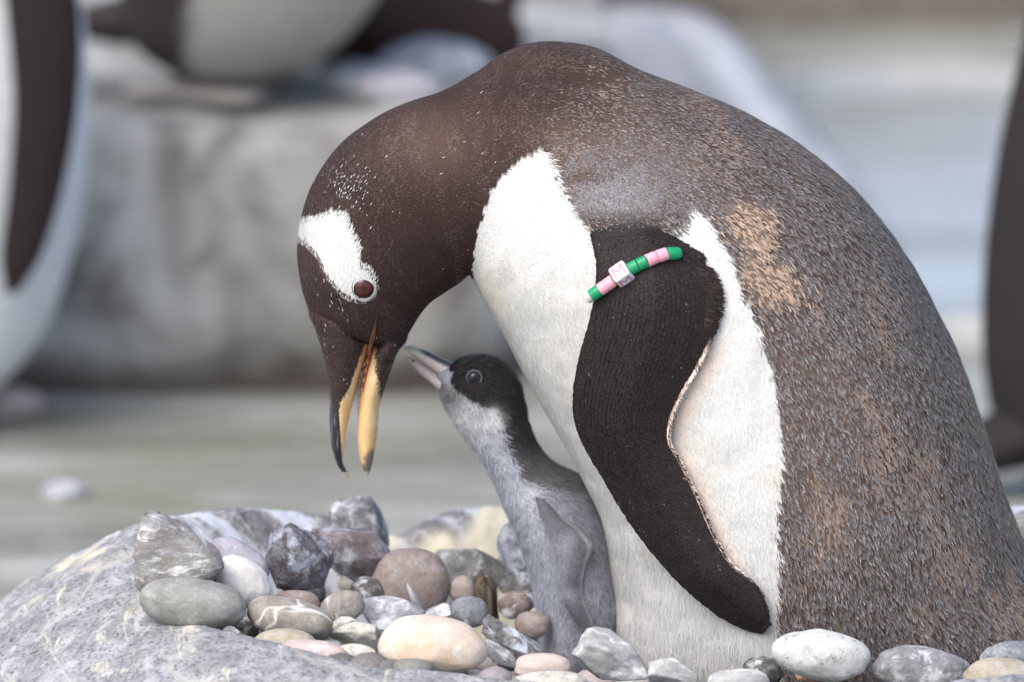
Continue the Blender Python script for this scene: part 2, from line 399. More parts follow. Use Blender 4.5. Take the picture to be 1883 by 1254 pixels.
# droppings washed over the far rim, ochre crust on the outer left edge
px, py = proj(V)
far = (V[:, 1] > .06); uu = np.arctan2(V[:, 1], V[:, 0] - .1)
st = fbm(np.stack([uu * 34, V[:, 2] * 12, np.zeros(len(V))], -1), 31, 4)
ochre = sstep(.0, .3, fbm(V * 22, 33, 3) + .15) * np.where(px > 690, 1, .0) * far
ochre = np.maximum(ochre, .75 * sstep(.0, .25, fbm(V * 26, 35, 3)) * sstep(40, 8, (py - np.interp(px, [0, 245], [1113, 985]))) * (px < 250))
lime = sstep(.02, .18, st) * far * .9; soot = sstep(.05, .3, -st) * far * .8
T = np.stack([ochre, lime * (1 - ochre), soot * (1 - ochre) * .8], -1)
nr_ = thing('nest_ring', 'broad pitted grey stone ring holding the pebble nest', 'nest ring', (0, 0, GZ))
child('ring_rock', V, rf, ring_mat(), nr_, T)
RV = V.reshape(NR, NA, 3)
ring_bvh = BVHTree.FromPolygons(V[:].tolist(), rf.tolist())
def floor_z(x, y):
    h = ring_bvh.ray_cast(Vector((x, y, 1.0)), Vector((0, 0, -1)))
    return h[0].z if h[0] else GZ

# ================================================================== STONES
ICO = {}
def ico(n):
    if n not in ICO:
        import bmesh
        bm = bmesh.new(); bmesh.ops.create_icosphere(bm, subdivisions=n, radius=1)
        v = np.array([q.co[:] for q in bm.verts]); f = np.array([[q.index for q in t.verts] for t in bm.faces]); bm.free(); ICO[n] = (v, f)
    return ICO[n]
PAL = {}
def stone(label, box, y, mat, seed, tilt=0, depth=.8, kind='round', name='nest_stone', group='stones lining the nest', lump=.1, rough=.03, sq=0.9, bot=1.0, sub=5, yaw=0, cat='stone'):
    """box = picture extents; y = distance plane; kind: round pebble or chunk (faceted)"""
    x0, y0, x1, y1 = box
    c = P((x0 + x1) / 2, (y0 + y1) / 2, y); k = (c[1] - CAM[1]) / -CAM[1]
    rx = (x1 - x0) / 2 / SC * k; rz = (y1 - y0) / 2 / SC * k; ry = depth * (rx * rz) ** .5
    v, f = ico(sub); v = v.copy()
    if kind == 'chunk':
        r2 = np.random.default_rng(seed); nrmls = nrm(r2.normal(0, 1, (16, 3))); offs = r2.uniform(.62, .92, 16)
        t = np.min(np.where(v @ nrmls.T > .05, offs[None] / np.maximum(v @ nrmls.T, .05), 9), 1)
        v = v * np.minimum(t, 1.25)[:, None]
        v = v * (1 + lump * .5 * fbm(v * 2.3 + seed, seed, 4)[:, None])
    else:
        v = np.sign(v) * np.abs(v) ** sq
        v = v * (1 + 1.5 * lump * fbm(v * .95 + seed * 3.1, seed, 2)[:, None] + rough * fbm(v * 3.2 + seed, seed + 2, 4)[:, None])
    v = v * (1 + .006 * fbm(v * 14 + seed, seed + 5, 3)[:, None])
    v[:, 2] = np.where(v[:, 2] < 0, v[:, 2] * bot, v[:, 2])
    a = R(yaw); v[:, :2] = v[:, :2] @ np.array([[math.cos(a), -math.sin(a)], [math.sin(a), math.cos(a)]]).T
    v *= np.array([1, 1, 1]) / np.array([np.abs(v[:, 0]).max(), np.abs(v[:, 1]).max(), np.abs(v[:, 2]).max()])
    ti = R(tilt); rxx, rzz = rx, rz
    if tilt:                                     # solve radii so that the tilted ellipse keeps the box
        C2, S2 = math.cos(ti) ** 2, math.sin(ti) ** 2
        q = np.linalg.solve([[C2, S2], [S2, C2]], [rx * rx, rz * rz]); q = np.maximum(q, (min(rx, rz) * .35) ** 2); rxx, rzz = q ** .5
    v = v * np.array([rxx, ry, rzz])
    v[:, [0, 2]] = v[:, [0, 2]] @ np.array([[math.cos(ti), math.sin(ti)], [-math.sin(ti), math.cos(ti)]])
    o = ob(name, mesh_np(name, v, f), mat, loc=c)
    return tag(o, label, cat, group)
S = lambda n, *a, **k: stone_mat(n, *a, **k)
g = srgb
mt = dict(
 wedge=S('stone_wedge', g(128, 124, 122), g(168, 166, 166), g(150, 136, 122), sc=45, white=.35, streak=(1, 1, 3), off=1, pit=.6),
 greypeb=S('stone_greygreen', g(126, 126, 120), g(158, 158, 152), sc=40, off=2, pit=.3, rough=.6),
 white=S('stone_white', g(222, 220, 218), g(242, 240, 238), g(214, 204, 196), sc=50, off=3, pit=.25),
 banded=S('stone_banded', g(134, 126, 114), g(166, 158, 146), sc=34, vein=.7, off=4, pit=.25, rough=.6),
 lilac=S('stone_lilac', g(158, 154, 164), g(186, 184, 194), g(150, 140, 140), sc=45, white=.15, off=5),
 char=S('stone_charcoal', g(84, 78, 82), g(120, 116, 122), sc=60, white=.5, dark=.25, off=6, pit=.8, wc=srgb(200, 206, 220)),
 purple=S('stone_purple', g(108, 96, 100), g(138, 128, 133), g(110, 94, 92), sc=50, white=.5, off=7, pit=.5, wc=srgb(196, 196, 204)),
 mottle=S('stone_mottled', g(96, 98, 106), g(150, 152, 158), g(206, 200, 186), sc=85, white=.4, dark=.4, off=8, pit=.6),
 mauve=S('stone_mauve', g(132, 118, 112), g(154, 142, 136), g(142, 120, 106), sc=38, off=9, pit=.25),
 block=S('stone_block', g(112, 110, 106), g(150, 148, 146), g(176, 172, 160), sc=55, white=.35, off=10),
 blue=S('stone_bluewhite', g(128, 132, 144), g(196, 200, 210), sc=60, white=.6, dark=.35, off=11),
 pink=S('stone_pink', g(146, 130, 124), g(170, 156, 150), sc=40, off=12, pit=.25),
 brown=S('stone_brown', g(112, 96, 88), g(142, 126, 118), sc=45, white=.25, off=13),
 bandgrey=S('stone_taupe', g(140, 130, 122), g(170, 162, 154), sc=40, white=.25, streak=(3, 1, 1), off=14),
 greywhite=S('stone_greywhite', g(138, 138, 144), g(166, 166, 172), sc=40, white=.55, off=15, wc=srgb(222, 226, 232)),
 dome=S('stone_slate', g(104, 108, 114), g(144, 148, 154), sc=60, white=.2, off=16),
 blackwhite=S('stone_black_white', g(84, 84, 86), g(136, 134, 132), g(150, 146, 134), sc=60, white=.5, dark=.4, off=17, wc=srgb(214, 222, 236)),
 beige=S('stone_beige', g(200, 180, 160), g(222, 206, 190), g(204, 176, 146), sc=20, off=18, pit=.12, rough=.6, white=.12),
 cream=S('stone_cream', g(188, 184, 172), g(226, 222, 210), g(150, 144, 136), sc=60, dark=.12, off=19, pit=.5),
 sand=S('stone_sand', g(160, 148, 128), g(186, 176, 158), sc=35, off=20, pit=.25),
 red=S('stone_red', g(186, 164, 158), g(208, 190, 184), g(196, 158, 150), sc=50, white=.25, off=21, pit=.25),
 pale=S('stone_palegrey', g(150, 150, 151), g(188, 187, 185), g(172, 165, 157), sc=40, white=.4, vein=.5, dark=.05, off=22, pit=.3),
 speck=S('stone_speckled', g(192, 192, 189), g(220, 220, 217), g(206, 202, 188), sc=70, dark=.3, off=23, pit=.4),
 grey=S('stone_grey', g(120, 120, 122), g(162, 162, 164), sc=60, white=.35, dark=.15, off=24, pit=.6),
 tan=S('stone_tan', g(190, 172, 160), g(212, 198, 188), sc=36, white=.2, off=25, pit=.2),
 dark=S('stone_dark', g(70, 66, 66), g(108, 104, 104), sc=60, white=.2, off=26, pit=.6),
)
ST = [
 ('grey-green flat oval pebble resting against the wedge rock', (256, 1061, 453, 1157), -.13, 'greypeb', 2, dict(tilt=-7, depth=.9, lump=.05)),
 ('chalk white round stone beside the wedge rock', (392, 1022, 500, 1118), -.07, 'white', 3, dict(tilt=-35, depth=.8, lump=.08)),
 ('taupe oval pebble ringed by a white vein', (453, 1096, 613, 1183), -.12, 'banded', 4, dict(tilt=-14, depth=.95, lump=.06)),
 ('smooth lilac grey stone behind the white round stone', (378, 988, 494, 1080), -.01, 'lilac', 5, dict(tilt=-30, lump=.08)),
 ('jagged charcoal stone with pale blue wash on top', (482, 965, 636, 1100), -.0, 'char', 16, dict(kind='chunk', tilt=-28, depth=.8, lump=.22)),
 ('purple stone smeared with white, behind the charcoal one', (545, 938, 722, 1088), .055, 'purple', 7, dict(kind='chunk', tilt=-34, depth=.75, lump=.2, rough=.05)),
 ('mottled grey and cream round stone, highest at the back of the nest', (594, 900, 730, 1030), .13, 'mottle', 8, dict(kind='chunk', tilt=-40, depth=.85, lump=.18, rough=.07)),
 ('big mauve brown rounded stone with rusty spots', (674, 1004, 829, 1150), .03, 'mauve', 9, dict(tilt=6, depth=.7, lump=.07)),
 ('grey blocky stone left of the chick with a flat top', (786, 1003, 936, 1110), .09, 'block', 10, dict(kind='chunk', depth=.7, lump=.1, sq=.6)),
 ('blue and white crusted stone directly behind the chick', (912, 955, 1010, 1075), .1, 'blue', 11, dict(kind='chunk', depth=.8, lump=.16)),
 ('blue grey streaked stone low beside the chick', (918, 1040, 1010, 1125), .07, 'blackwhite', 12, dict(depth=.8, lump=.2, tilt=-20, rough=.08)),
 ('small pinkish upright pebble below the blocky grey stone', (826, 1055, 874, 1112), .03, 'pink', 13, dict(lump=.08)),
 ('small brown pebble with white stripe near the chick', (914, 1086, 980, 1140), .03, 'brown', 14, dict(lump=.1)),
 ('taupe egg-shaped pebble with pale streaks below the charcoal stone', (588, 1083, 672, 1148), -.05, 'bandgrey', 15, dict(tilt=18, lump=.08)),
 ('grey stone with a broad white splash at the nest centre', (660, 1098, 795, 1165), -.035, 'greywhite', 26, dict(kind='chunk', depth=.9, lump=.2, rough=.05)),
 ('slate grey dome-shaped pebble behind the beige stone', (828, 1095, 897, 1155), -.03, 'dome', 17, dict(lump=.06)),
 ('blackish stone splashed with bluish white at the chick\'s foot', (880, 1126, 1003, 1220), -.06, 'blackwhite', 18, dict(kind='chunk', tilt=-35, depth=.8, lump=.15)),
 ('large smooth beige stone on the front rim', (686, 1131, 897, 1262), -.165, 'beige', 19, dict(tilt=-6, depth=.75, lump=.09, bot=.6, sq=.92)),
 ('cream mottled pebble left of the beige stone', (603, 1140, 708, 1202), -.11, 'cream', 20, dict(kind='chunk', tilt=-14, lump=.15, rough=.05)),
 ('sand coloured flat pebble under the vein-ringed pebble', (466, 1156, 582, 1212), -.155, 'sand', 21, dict(lump=.07)),
 ('pale red flat pebble sunk behind the front rim', (508, 1176, 640, 1226), -.168, 'red', 22, dict(lump=.08, tilt=-6)),
 ('small off-white flat pebble at the left foot of the beige stone', (612, 1184, 694, 1226), -.16, 'cream', 23, dict(lump=.08)),
 ('tiny grey chip under the grey-green oval pebble', (404, 1152, 446, 1180), -.15, 'grey', 24, dict(kind='chunk', lump=.15, sub=4)),
 ('small dark stone between the oval pebbles', (432, 1130, 480, 1182), -.1, 'dark', 25, dict(lump=.12, sub=4)),
 ('large pale grey angular stone in front of the chick', (1026, 1156, 1202, 1270), -.15, 'pale', 27, dict(kind='chunk', tilt=-12, depth=.8, lump=.22, sq=.85, rough=.03)),
 ('whitish rounded stone right of the large pale grey stone', (1176, 1200, 1288, 1280), -.16, 'pale', 28, dict(kind='chunk', tilt=-22, lump=.1)),
 ('flat tan pebble between the beige stone and the pale grey stone', (944, 1200, 1052, 1254), -.155, 'tan', 29, dict(lump=.08)),
 ('small pebble with brown specks right of the beige stone', (884, 1180, 960, 1236), -.13, 'grey', 30, dict(kind='chunk', lump=.1, tilt=-30)),
 ('white stone with dark specks in front of the adult\'s back', (1418, 1154, 1607, 1258), -.16, 'speck', 31, dict(tilt=-12, depth=.8, lump=.16, rough=.025)),
 ('dark grey stone left of the dark-specked white stone', (1362, 1206, 1440, 1266), -.14, 'dark', 32, dict(lump=.1)),
 ('grey blotchy stone right of the dark-specked white stone', (1600, 1188, 1800, 1275), -.15, 'grey', 33, dict(lump=.18, tilt=-4, rough=.06)),
 ('beige grey stone at the lower right edge', (1770, 1208, 1910, 1280), -.17, 'sand', 34, dict(lump=.1)),
 ('slate stone tucked under the adult\'s tail', (1800, 1178, 1930, 1240), -.12, 'dome', 35, dict(lump=.1)),
 ('cream stone poking out behind the adult\'s back', (1850, 936, 1930, 1000), .12, 'cream', 36, dict(lump=.1)),
 ('grey pebble between the taupe pebble and the splashed stone', (548, 1108, 612, 1150), -.03, 'grey', 37, dict(lump=.1)),
 ('flat brown grey pebble behind the vein-ringed pebble', (500, 1085, 592, 1130), -.045, 'mauve', 38, dict(lump=.1)),
 ('small pale pebble above the beige stone\'s left shoulder', (606, 1132, 660, 1166), -.08, 'cream', 39, dict(kind='chunk', lump=.1, sub=4)),
 ('grey mauve pebble pressed against the chick\'s leg', (944, 1122, 1012, 1176), -.01, 'mauve', 40, dict(lump=.1)),
 ('bluish crusted pebble between the dome and the mauve stone', (772, 1108, 850, 1150), .0, 'blue', 41, dict(kind='chunk', lump=.12)),
 ('whitish pebble sunk in front of the dark grey stone', (1300, 1228, 1420, 1285), -.18, 'pale', 42, dict(lump=.1)),
 ('cream flat stone on the rim below the tan pebble', (936, 1232, 1085, 1285), -.19, 'cream', 43, dict(lump=.08)),
 ('dark pebble in the gap under the purple stone', (640, 1060, 712, 1115), .02, 'dark', 44, dict(lump=.1, sub=4)),
 ('dark pebble in the gap under the charcoal stone', (520, 1066, 600, 1116), .0, 'dark', 45, dict(lump=.1, sub=4)),
]
for lab, box, y, mk, sd_, kw in ST:
    kw = dict(kw); stone(lab, box, y, mt[mk], sd_, **kw)
# packing of small stones under the ones in view
def pebble_bed():
    v0, f0 = ico(2); Vs, Fs, Cs, n = [], [], [], 0
    r2 = np.random.default_rng(5)
    for k in range(620):
        x, y = r2.uniform(-.24, .36), r2.uniform(-.2, .2)
        if ((x - .06) / .34) ** 2 + (y / .21) ** 2 > 1: continue
        z = floor_z(x, y)
        if z > .03: continue
        s = r2.uniform(.007, .014); v = v0 * s * np.array([1.2, 1, .7]) * (1 + .15 * fbm(v0 * 1.3 + k, k, 2)[:, None])
        a = r2.uniform(0, 6.3); v[:, :2] = v[:, :2] @ np.array([[math.cos(a), -math.sin(a)], [math.sin(a), math.cos(a)]])
        Vs.append(v + np.array([x, y, z + s * .3])); Fs.append(f0 + n); n += len(v0)
        b = srgb(*(np.array([150, 146, 143]) * r2.uniform(.75, 1.3) + r2.normal(0, 2, 3))); Cs.append(np.tile(b, (len(v0), 1)))
    m = tint_mat('small_pebbles', .75, .5, 250, .3)
    o = ob('pebble_bed', mesh_np('pebble_bed', np.vstack(Vs), np.vstack(Fs), True, np.vstack(Cs)), m)
    tag(o, 'small mixed pebbles filling the floor of the nest', 'pebbles', kind='stuff')
pebble_bed()
# the wedge rock: an angular prism with a worn outline
def wedge():
    import bmesh
    out = [(246, 1100), (243, 1040), (246, 985), (252, 946), (270, 938), (300, 944), (345, 975), (395, 1010), (416, 1036), (410, 1058), (392, 1072), (330, 1100)]
    bm = bmesh.new()
    f = [bm.verts.new(P(x, y, -.115)) for x, y in out]
    bk = [bm.verts.new(P(330 + (x - 330) * .75 + 6, 1010 + (y - 1010) * .75 - 12, -.02)) for x, y in out]
    bm.faces.new(f); bm.faces.new(bk[::-1]); n = len(out)
    for i in range(n): bm.faces.new((f[i], bk[i], bk[(i + 1) % n], f[(i + 1) % n]))
    bmesh.ops.recalc_face_normals(bm, faces=bm.faces)
    bmesh.ops.bevel(bm, geom=list(bm.edges), offset=.006, segments=2, affect='EDGES', profile=.6)
    bmesh.ops.triangulate(bm, faces=bm.faces)
    for _ in range(4):
        bmesh.ops.subdivide_edges(bm, edges=[e for e in bm.edges if e.calc_length() > .0045], cuts=1)
        bmesh.ops.triangulate(bm, faces=bm.faces)
    for _ in range(16): bmesh.ops.smooth_vert(bm, verts=bm.verts, factor=.5, use_axis_x=True, use_axis_y=True, use_axis_z=True)
    V = np.array([v.co[:] for v in bm.verts]); F = np.array([[v.index for v in t.verts] for t in bm.faces]); bm.free()
    N = fnormals(V, F); V = V + N * (fbm(V * 45, 3, 4) * .004 + fbm(V * np.array([30, 30, 160]), 8, 3) * .0016)[:, None]
    c = V.mean(0); o = ob('nest_stone', mesh_np('nest_stone', V - c, F), mt['wedge'], loc=c)
    tag(o, 'tall grey wedge-shaped rock with layered streaks, leftmost in the nest', 'stone', 'stones lining the nest')
wedge()

# ================================================================== ADULT PENGUIN
adult = thing('adult_penguin', 'large brown-backed white-bellied penguin bending its open bill towards the chick', 'penguin', P(1480, 1215, 0))
SEC = [((1330, 1290), (1800, 1285), .05), ((1210, 1262), (1930, 1262), .082), ((1142, 1185), (1985, 1185), .098), ((1128, 1070), (1905, 1050), .107), ((1104, 952), (1856, 930), .112), ((1062, 862), (1815, 800), .113),
       ((1012, 772), (1768, 670), .113), ((967, 692), (1697, 518), .111), ((926, 615), (1597, 378), .106), ((896, 562), (1465, 265), .099), ((879, 530), (1328, 189), .089), ((869, 510), (1200, 139), .078),
       ((864, 503), (1092, 96), .068), ((858, 504), (1003, 80), .060), ((851, 510), (912, 113), .054), ((840, 519), (815, 168), .050), ((826, 528), (722, 199), .047), ((808, 541), (640, 252), .0455),
       ((789, 556), (587, 315), .0445), ((772, 577), (555, 385), .0425), ((758, 602), (547, 452), .040), ((750, 618), (550, 506), .0358), ((741, 633), (561, 550), .0312), ((724, 637), (580, 590), .0235), ((690, 618), (625, 602), .007)]
B = Loft(SEC, 300, 168)
# folds of loose skin where the neck bends over
bx, by = sproj(B.V)
fold = np.sin((by - 80 - (bx - 1000) ** 2 * .0006 + 9 * fbm(B.V * 30, 4)) / 15.0) * sstep(190, 100, by) * sstep(860, 930, bx) * sstep(1180, 1080, bx)
B.V += B.N * (fold * .0030 + fbm(B.V * 26, 6, 3) * .0016)[:, None]
def renormal(L):
    n_ = fnormals(L.V, L.Q); L.N = np.where(((n_ * L.N).sum(1) < 0)[:, None], -n_, n_); L.N[-2:] = nrm(L.N[-2:] + 1e-6)
renormal(B)
body_bvh = BVHTree.FromPolygons(B.V.tolist(), B.tris().tolist())
def body_y(px_, py_, bvh=None):
    """near surface of the body under this picture position"""
    p = P(px_, py_, -1.0); d = nrm(P(px_, py_, 0.0) - p)
    h = (bvh or body_bvh).ray_cast(Vector(p), Vector(d)); return h[0] if h[0] else None

WHITE = [(992, 274), (960, 290), (930, 320), (905, 350), (890, 390), (876, 440), (868, 490), (872, 513), (850, 540), (900, 660), (960, 780), (1020, 900), (1080, 1020), (1080, 1200), (1150, 1330), (1440, 1330), (1424, 1200), (1424, 1100),
         (1428, 1000), (1428, 950), (1436, 850), (1431, 760), (1416, 680), (1391, 600), (1360, 530), (1331, 460), (1300, 408), (1270, 380), (1255, 420), (1180, 470), (1100, 470), (1088, 450), (1066, 405), (1041, 375), (1023, 335), (1008, 288)]
PATCH = [(530, 414), (556, 414), (580, 405), (602, 395), (630, 398), (645, 428), (658, 464), (658, 494), (668, 494), (682, 509), (690, 528), (687, 543), (672, 560), (652, 560), (626, 544), (600, 512), (584, 477), (560, 449), (530, 441)]
TAN = [(1330, 380), (1365, 358), (1400, 380), (1412, 430), (1400, 470), (1440, 490), (1475, 525), (1470, 560), (1440, 560), (1425, 590), (1395, 560), (1370, 500), (1345, 450), (1320, 420)]
def adult_masks(V, u):
    x, y = sproj(V); j = fbm(V * 220, 41, 2)
    jx, jy = x + j * 5, y + fbm(V * 220, 47, 2) * 5
    w = inpoly(jx, jy, WHITE) & (u < 16.2)
    pt = inpoly(x + j * 6, y + j * 6, PATCH) & (u > 15)
    tn = inpoly(x + fbm(V * 60, 51) * 34, y + fbm(V * 60, 52) * 34, TAN) & (fbm(V * 110, 54, 2) < .28)
    hd = sstep(10.6, 13.4, u + fbm(V * 30, 53) * .8)
    sh = np.exp(-(((x - 1125) / 105) ** 2 + ((y - 355) / 62) ** 2) * 1.1)
    return x, y, w, pt, tn, hd, sh
C_HEAD, C_HEAD2 = srgb(57, 43, 40), srgb(96, 77, 68)
C_WHITE = srgb(225, 224, 221)
def adult_color(V, u):
    x, y, w, pt, tn, hd, sh = adult_masks(V, u)
    br = sstep(-.1, .5, fbm(V * 16, 55, 3))
    back = mix(np.tile(srgb(80, 67, 61), (len(V), 1)), srgb(116, 94, 80), br * .6)
    head = mix(np.tile(C_HEAD, (len(V), 1)), C_HEAD2, np.exp(-(((x - 790) / 85) ** 2 + ((y - 265) / 62) ** 2)) * .7 + .15 * br)
    c = mix(back, head, hd)
    c = mix(c, srgb(88, 82, 82), sh * .8)
    c[tn] = srgb(132, 110, 94)
    c = np.where((w | pt)[:, None], C_WHITE, c)
    return c
bc = adult_color(B.V, B.u)
# --- flipper, one on each flank, grown out of the shoulder
FS = [((1078, 372), (1255, 372)), ((1086, 430), (1282, 432)), ((1096, 480), (1290, 478)), ((1095, 530), (1308, 530)), ((1085, 585), (1308, 598)), ((1067, 650), (1288, 655)), ((1055, 715), (1254, 714)), ((1056, 770), (1230, 768)),
      ((1075, 822), (1226, 810)), ((1110, 882), (1249, 855)), ((1152, 952), (1279, 918)), ((1202, 1020), (1308, 985)), ((1252, 1075), (1340, 1037)), ((1312, 1126), (1382, 1074)), ((1362, 1154), (1402, 1110)), ((1392, 1163), (1408, 1140))]
secs = []
for k, (L_, T_) in enumerate(FS):
    m = ((L_[0] + T_[0]) / 2, (L_[1] + T_[1]) / 2); h = body_y(*m); ht = body_y(L_[0] + (T_[0] - L_[0]) * .9, L_[1] + (T_[1] - L_[1]) * .9)
    yt = (ht.y if ht else h.y) - .006; ym = h.y - .008
    hw = [.012, .013, .0125, .012, .0115, .011, .0105, .010, .0095, .009, .0082, .0074, .0065, .0056, .0046, .0024][k]
    inset = [.023, .007, .001, 0][k] if k < 4 else -.003
    secs.append([L_, T_, hw, (2 * ym - yt + inset, yt + inset), 1.5])
yy = np.array([s_[3] for s_ in secs])
for _ in range(3): yy[1:-1] = (yy[:-2] + 2 * yy[1:-1] + yy[2:]) / 4
yy[12:] = yy[12]; yy[:, 0] = np.maximum(yy[:, 0], yy[:, 1] - .0)
for s_, q in zip(secs, yy): s_[3] = (q[0], q[1])
FL = Loft(secs, 190, 72)
flipper_bvh = BVHTree.FromPolygons(FL.V.tolist(), FL.tris().tolist())
def flip_color(L, a, u, V):
    x, y = proj(V)
    ch = (1 - np.cos(a)) / 2                       # 0 leading edge .. 1 trailing edge
    c = np.tile(srgb(31, 25, 24), (len(V), 1))
    c = mix(c, srgb(84, 79, 80), sstep(.8, .1, u) * .8)
    pale = sstep(4.2, 5.0, u) * sstep(13.2, 12.2, u)
    edge = sstep(.972, .992, ch + fbm(V * 400, 61, 2) * .02) * pale
    c = mix(c, srgb(206, 186, 174), edge)
    return c, ch, edge
fc, _, _ = flip_color(FL, FL.a, FL.u, FL.V)
inside = (np.sin(FL.a) < -.2)                       # the flipper's underside is pale
fc[inside] = srgb(222, 212, 205)
def flipped(V): W = V.copy(); W[:, 1] *= -1; return W
AV = [B.V, FL.V, flipped(FL.V)]; AC = [bc, fc, fc]
Fq = [B.Q, FL.Q + len(B.V), FL.Q[:, ::-1] + len(B.V) + len(FL.V)]
Ft = [B.C, FL.C + len(B.V), FL.C[:, ::-1] + len(B.V) + len(FL.V)]
child('body', np.vstack(AV), [np.vstack(Fq), np.vstack(Ft)], M_SKIN, adult, np.vstack(AC))

# --- bill
UP = [((690, 550), (582, 545), .020), ((692, 580), (569, 571), .0280), ((690, 606), (579, 603), .0268), ((677, 645), (591, 640), .0222), ((662, 690), (602, 688), .0168), ((650, 735), (606, 730), .0122), ((640, 780), (606, 778), .0095), ((634, 822), (610, 822), .0072), ((632, 850), (620, 854), .0048), ((640, 868), (631, 870), .0026), ((644, 878), (640, 879), .0008)]
LO = [((704, 584), (728, 602), .012), ((694, 612), (737, 627), .0228), ((680, 650), (727, 657), .0202), ((668, 700), (711, 702), .0152), ((660, 750), (699, 745), .0112), ((657, 800), (694, 795), .0088), ((661, 842), (687, 840), .0062), ((668, 865), (682, 862), .0034), ((675, 877), (677, 876), .0008)]
U = Loft(UP, 160, 72); D = Loft(LO, 160, 72)
ORANGE, ORANGE2, BLACKB = srgb(230, 192, 138), srgb(212, 156, 100), srgb(44, 42, 46)
def bill_masks(V, lower):
    x, y = sproj(V)
    if not lower:
        fe = (y < 712) & (x < np.interp(y, [590, 640, 690, 712], [688, 668, 650, 643])) | ((y >= 712) & (y < 746) & (x > 610) & (x < np.interp(y, [712, 746], [643, 622])))
        bk = ~fe & (x < np.interp(y, [700, 745, 800, 850, 880], [611, 622, 627, 632, 646]))
    else:
        fe = x > np.interp(y, [600, 650, 700, 738], [696, 692, 698, 702]); fe &= y < 740
        bk = (y > 838 - (x - 670) * .6) & (x > 668)
    return x, y, fe, bk
def bill_color(L, lower):
    x, y, fe, bk = bill_masks(L.V, lower)
    c = mix(np.tile(ORANGE, (len(L.V), 1)), srgb(238, 214, 170), sstep(.0, .5, fbm(L.V * 60, 71)))
    c = mix(c, ORANGE2, sstep(730, 620, y) * .6)
    stk = fbm(L.V * np.array([900, 900, 90]), 73, 3)
    c = c * (1 + .12 * stk)[:, None]
    if lower: c = mix(c, srgb(92, 88, 88), sstep(828, 858, y + (x - 675) * .7 + 26 * fbm(L.V * 160, 74, 3)) * .85); c = mix(c, srgb(220, 206, 186), sstep(864, 872, y))
    else: c = np.where(bk[:, None], mix(np.tile(BLACKB, (len(c), 1)), srgb(104, 102, 106), sstep(.1, .5, stk)), c)
    if lower:   # pale cutting edge and dark tip
        e = np.cos(L.a) > .9; c[e & (y > 700)] = srgb(206, 186, 166)
        c[(np.cos(L.a) > .8) & (y < 720)] = srgb(176, 92, 60)
    else:
        c[(np.cos(L.a) > .93) & (y < 740)] = srgb(178, 96, 62)
        tip = y > 868; c[tip] = srgb(206, 190, 160)
    c[fe] = C_HEAD * .78
    return np.column_stack([c, np.where(fe, .95, .36)]), fe
uc, ufe = bill_color(U, False); lc, lfe = bill_color(D, True)
# ridge along the seam between culmen plate and side plate
xq, yq = sproj(U.V); seam = np.exp(-((xq - np.interp(yq, [745, 800, 850, 880], [622, 627, 632, 646])) / 2.2) ** 2) * (yq > 735)
U.V -= U.N * (seam * .0007)[:, None]
ub = child('upper_bill', U.V, U.faces(), M_BILL, adult, uc); lb = child('lower_bill', D.V, D.faces(), M_BILL, adult, lc)
nv = np.array([P(626, y, 0) for y in (752, 758, 764)])
for sgn in (-1, 1):       # nostril slits
    t = np.linspace(0, 2 * math.pi, 12, endpoint=False)
    q = np.array([P(627 + 2.2 * math.cos(a), 760 + 13 * math.sin(a), 0) for a in t]); q[:, 1] = sgn * .0102
    q2 = q.copy(); q2[:, 1] = sgn * .0060
    child('nostril', np.vstack([q, q2]), [ringgrid(2, 12), np.arange(12)[None]], plain('nostril_dark', srgb(60, 30, 28)), ub)
# tongue ridge with backward spines inside the mouth
tongue = [((676, 628), (688, 632), .006), ((668, 680), (680, 684), .006), ((661, 735), (670, 736), .005), ((658, 760), (664, 760), .001)]
TG = Loft(tongue, 40, 16); TG.V += TG.N * (np.sin(np.arange(len(TG.V)) // 16 * 1.6) * .0009)[:, None]
child('tongue', TG.V, TG.faces(), M_FLESH, adult, np.tile(srgb(200, 146, 104), (len(TG.V), 1)))

# --- fleshy corner of the mouth
for sgn in (-1, 1):
    rows = []
    for k_, y_ in enumerate(np.linspace(580, 652, 22)):
        xc = np.interp(y_, [580, 610, 652], [693, 688, 677]); w_ = np.interp(y_, [580, 600, 628, 652], [.6, 2.6, 5.0, 1.0])
        for q_, lift_ in ((-1, 0.0), (-.55, .0012), (0, .0002), (.55, .0012), (1, 0.0)):
            h = body_y(xc + q_ * w_, y_); yy_ = min((h.y if h else -.022), -np.interp(y_, [580, 652], [.030, .0216]) * (1 - .04 * abs(q_)))
            pt_ = P(xc + q_ * w_, y_, yy_ - .0016 - lift_); pt_[1] *= -sgn; rows.append(pt_)
    gv = np.array(rows); gcol = np.vstack([np.array([srgb(62, 45, 41), srgb(96, 66, 52) * (1 - t_) + srgb(150, 104, 72) * t_, srgb(104, 56, 44), srgb(96, 66, 52) * (1 - t_) + srgb(150, 104, 72) * t_, srgb(62, 45, 41)]) for t_ in np.linspace(0, 1, 22) ** 1.3])
    gf = grid_faces(22, 5); child('gape', gv, gf if sgn < 0 else gf[:, ::-1], M_FLESH, adult, gcol)
